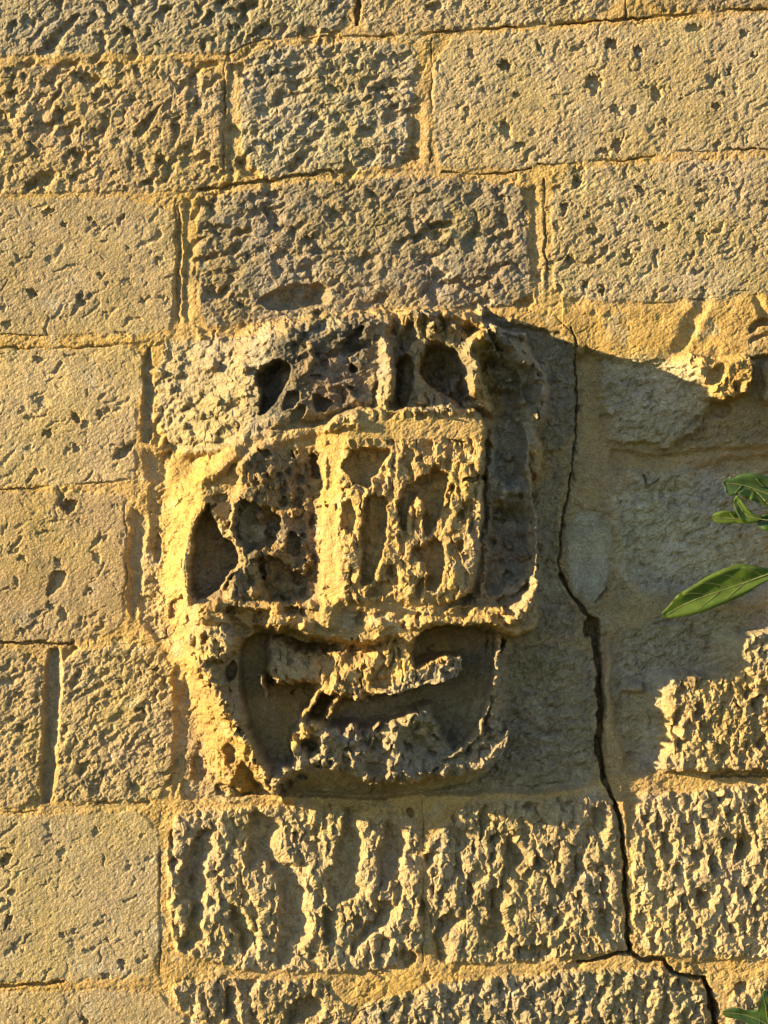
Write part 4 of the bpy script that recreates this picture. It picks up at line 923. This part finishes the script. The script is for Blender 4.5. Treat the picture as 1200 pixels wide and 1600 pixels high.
leaf([(1126,1581),(1137,1575),(1152,1573),(1161,1577),(1172,1579),(1182,1576),(1186,1570),(1189,1543),(1199,1548),(1215,1565),(1230,1590),(1225,1625),(1200,1635),(1180,1615),(1166,1597),(1150,1591),(1134,1590)],
     [(1245,1640),(1210,1610),(1190,1594),(1160,1584),(1128,1582)], .10, .3, 0, M_LEAFD, branches=([(1200,1600),(1196,1575),(1190,1548)],))
# leaves of the same plant just beyond the edge of the picture
base = [(0,0),(-14,-26),(-40,-38),(-34,-58),(-62,-60),(-58,-84),(-84,-92),(-70,-70),(-92,-60),(-88,-36),(-60,-36),(-52,-10),(-26,-4)]
for px, py, a, s_ in ((1330,860,20,1.2),(1365,720,50,1.3),(1330,650,80,1.1),(1400,600,100,1.3),(1480,800,160,1.2),(1360,1010,-20,1.3),(1420,1140,-30,1.3),(1500,1000,-150,1.2),(1340,1330,10,1.2),(1470,1420,160,1.3),(1400,1530,-30,1.1),(1350,1720,20,1.2),(1480,1250,120,1.2)):
    ca, sa = math.cos(math.radians(a)), math.sin(math.radians(a))
    T = lambda p: (px + s_ * (p[0] * ca - p[1] * sa), py + s_ * (p[0] * sa + p[1] * ca))
    leaf([T(p) for p in base], [T((12, 8)), T((-30, -25)), T((-80, -86))], .12 + random.uniform(0, .1), .25, 0, M_LEAF, branches=([T((-30, -25)), T((-40, -56))], [T((-36, -30)), T((-86, -48))]))
def br(name, pts, r0, r1):
    n_ = len(pts)
    return tube(name, [Vector((WX(p[0]), -p[2], WZ(p[1]))) - FL0 for p in pts], [r0 + (r1 - r0) * i / (n_ - 1) for i in range(n_)], M_BARK, fig)
br('trunk', [(1400,2352,.16),(1412,2200,.17),(1402,2000,.16),(1415,1800,.18),(1408,1600,.17)], .03, .02)
br('branch', [(1408,1610,.17),(1420,1400,.17),(1405,1150,.15),(1380,950,.14),(1370,820,.13),(1380,640,.15)], .018, .006)
br('branch', [(1408,1600,.17),(1470,1400,.2),(1490,1200,.2),(1480,950,.2),(1460,800,.18)], .015, .006)
br('twig', [(1375,900,.135),(1300,888,.11),(1222,890,.086)], .005, .0018)
br('twig', [(1372,840,.13),(1300,825,.10),(1238,800,.085),(1222,790,.075)], .005, .0018)
br('twig', [(1405,1700,.17),(1320,1670,.13),(1245,1640,.10)], .005, .0018)

# ================================================================== small things caught on the wall
thread = tube('dry_rootlet', [wpt(p[0], p[1], (40 + i * 3) * K) for i, p in enumerate([(806,1038),(815,1039),(822,1040),(827,1038),(829,1031),(827,1022)])], [.0007] * 6, M_VEIN, None, 5)
tag(thread, 'thin pale curled rootlet sticking out beside the lower right rim of the shield', 'rootlet')
def hat(px, py):
    i = int((px - U0) / STEP); j = int((py - V0) / STEP); return float(H[j, i])
M_SHELL = stone_mat('shell_white', False, (.75, .72, .66))
def snail(px, py, r_, label):
    b = bmesh.new(); turns = 34; prev = None
    for i in range(turns):
        t = i / (turns - 1); a = t * 2.2 * 2 * math.pi; rr = r_ * (.12 + .5 * t); cx, cz = math.cos(a) * rr, math.sin(a) * rr
        tr_ = r_ * (.12 + .36 * t); ring = []
        for j in range(8):
            q = 2 * math.pi * j / 8; ring.append(b.verts.new(((rr + tr_ * math.cos(q)) * math.cos(a), -r_ * .5 * (1 - t) + tr_ * math.sin(q), (rr + tr_ * math.cos(q)) * math.sin(a))))
        if prev:
            for j in range(8): b.faces.new([prev[j], prev[(j + 1) % 8], ring[(j + 1) % 8], ring[j]])
        prev = ring
    bmesh.ops.recalc_face_normals(b, faces=b.faces[:])
    me = bpy.data.meshes.new('snail_shell'); b.to_mesh(me); b.free(); me.materials.append(M_SHELL); me.polygons.foreach_set('use_smooth', [True] * len(me.polygons))
    o = bpy.data.objects.new('snail_shell', me); COL.objects.link(o); o.location = (WX(px), -(hat(px, py) * K + r_ * .5), WZ(py)); tag(o, label, 'snail shell', 'tiny pale shells lodged in the stone')
snail(925, 133, 3.2 * K, 'tiny whitish shell lodged in the largest round hole of the upper right stone')
snail(1000, 84, 4 * K, 'tiny whitish shell in the small pit right of the largest round hole')
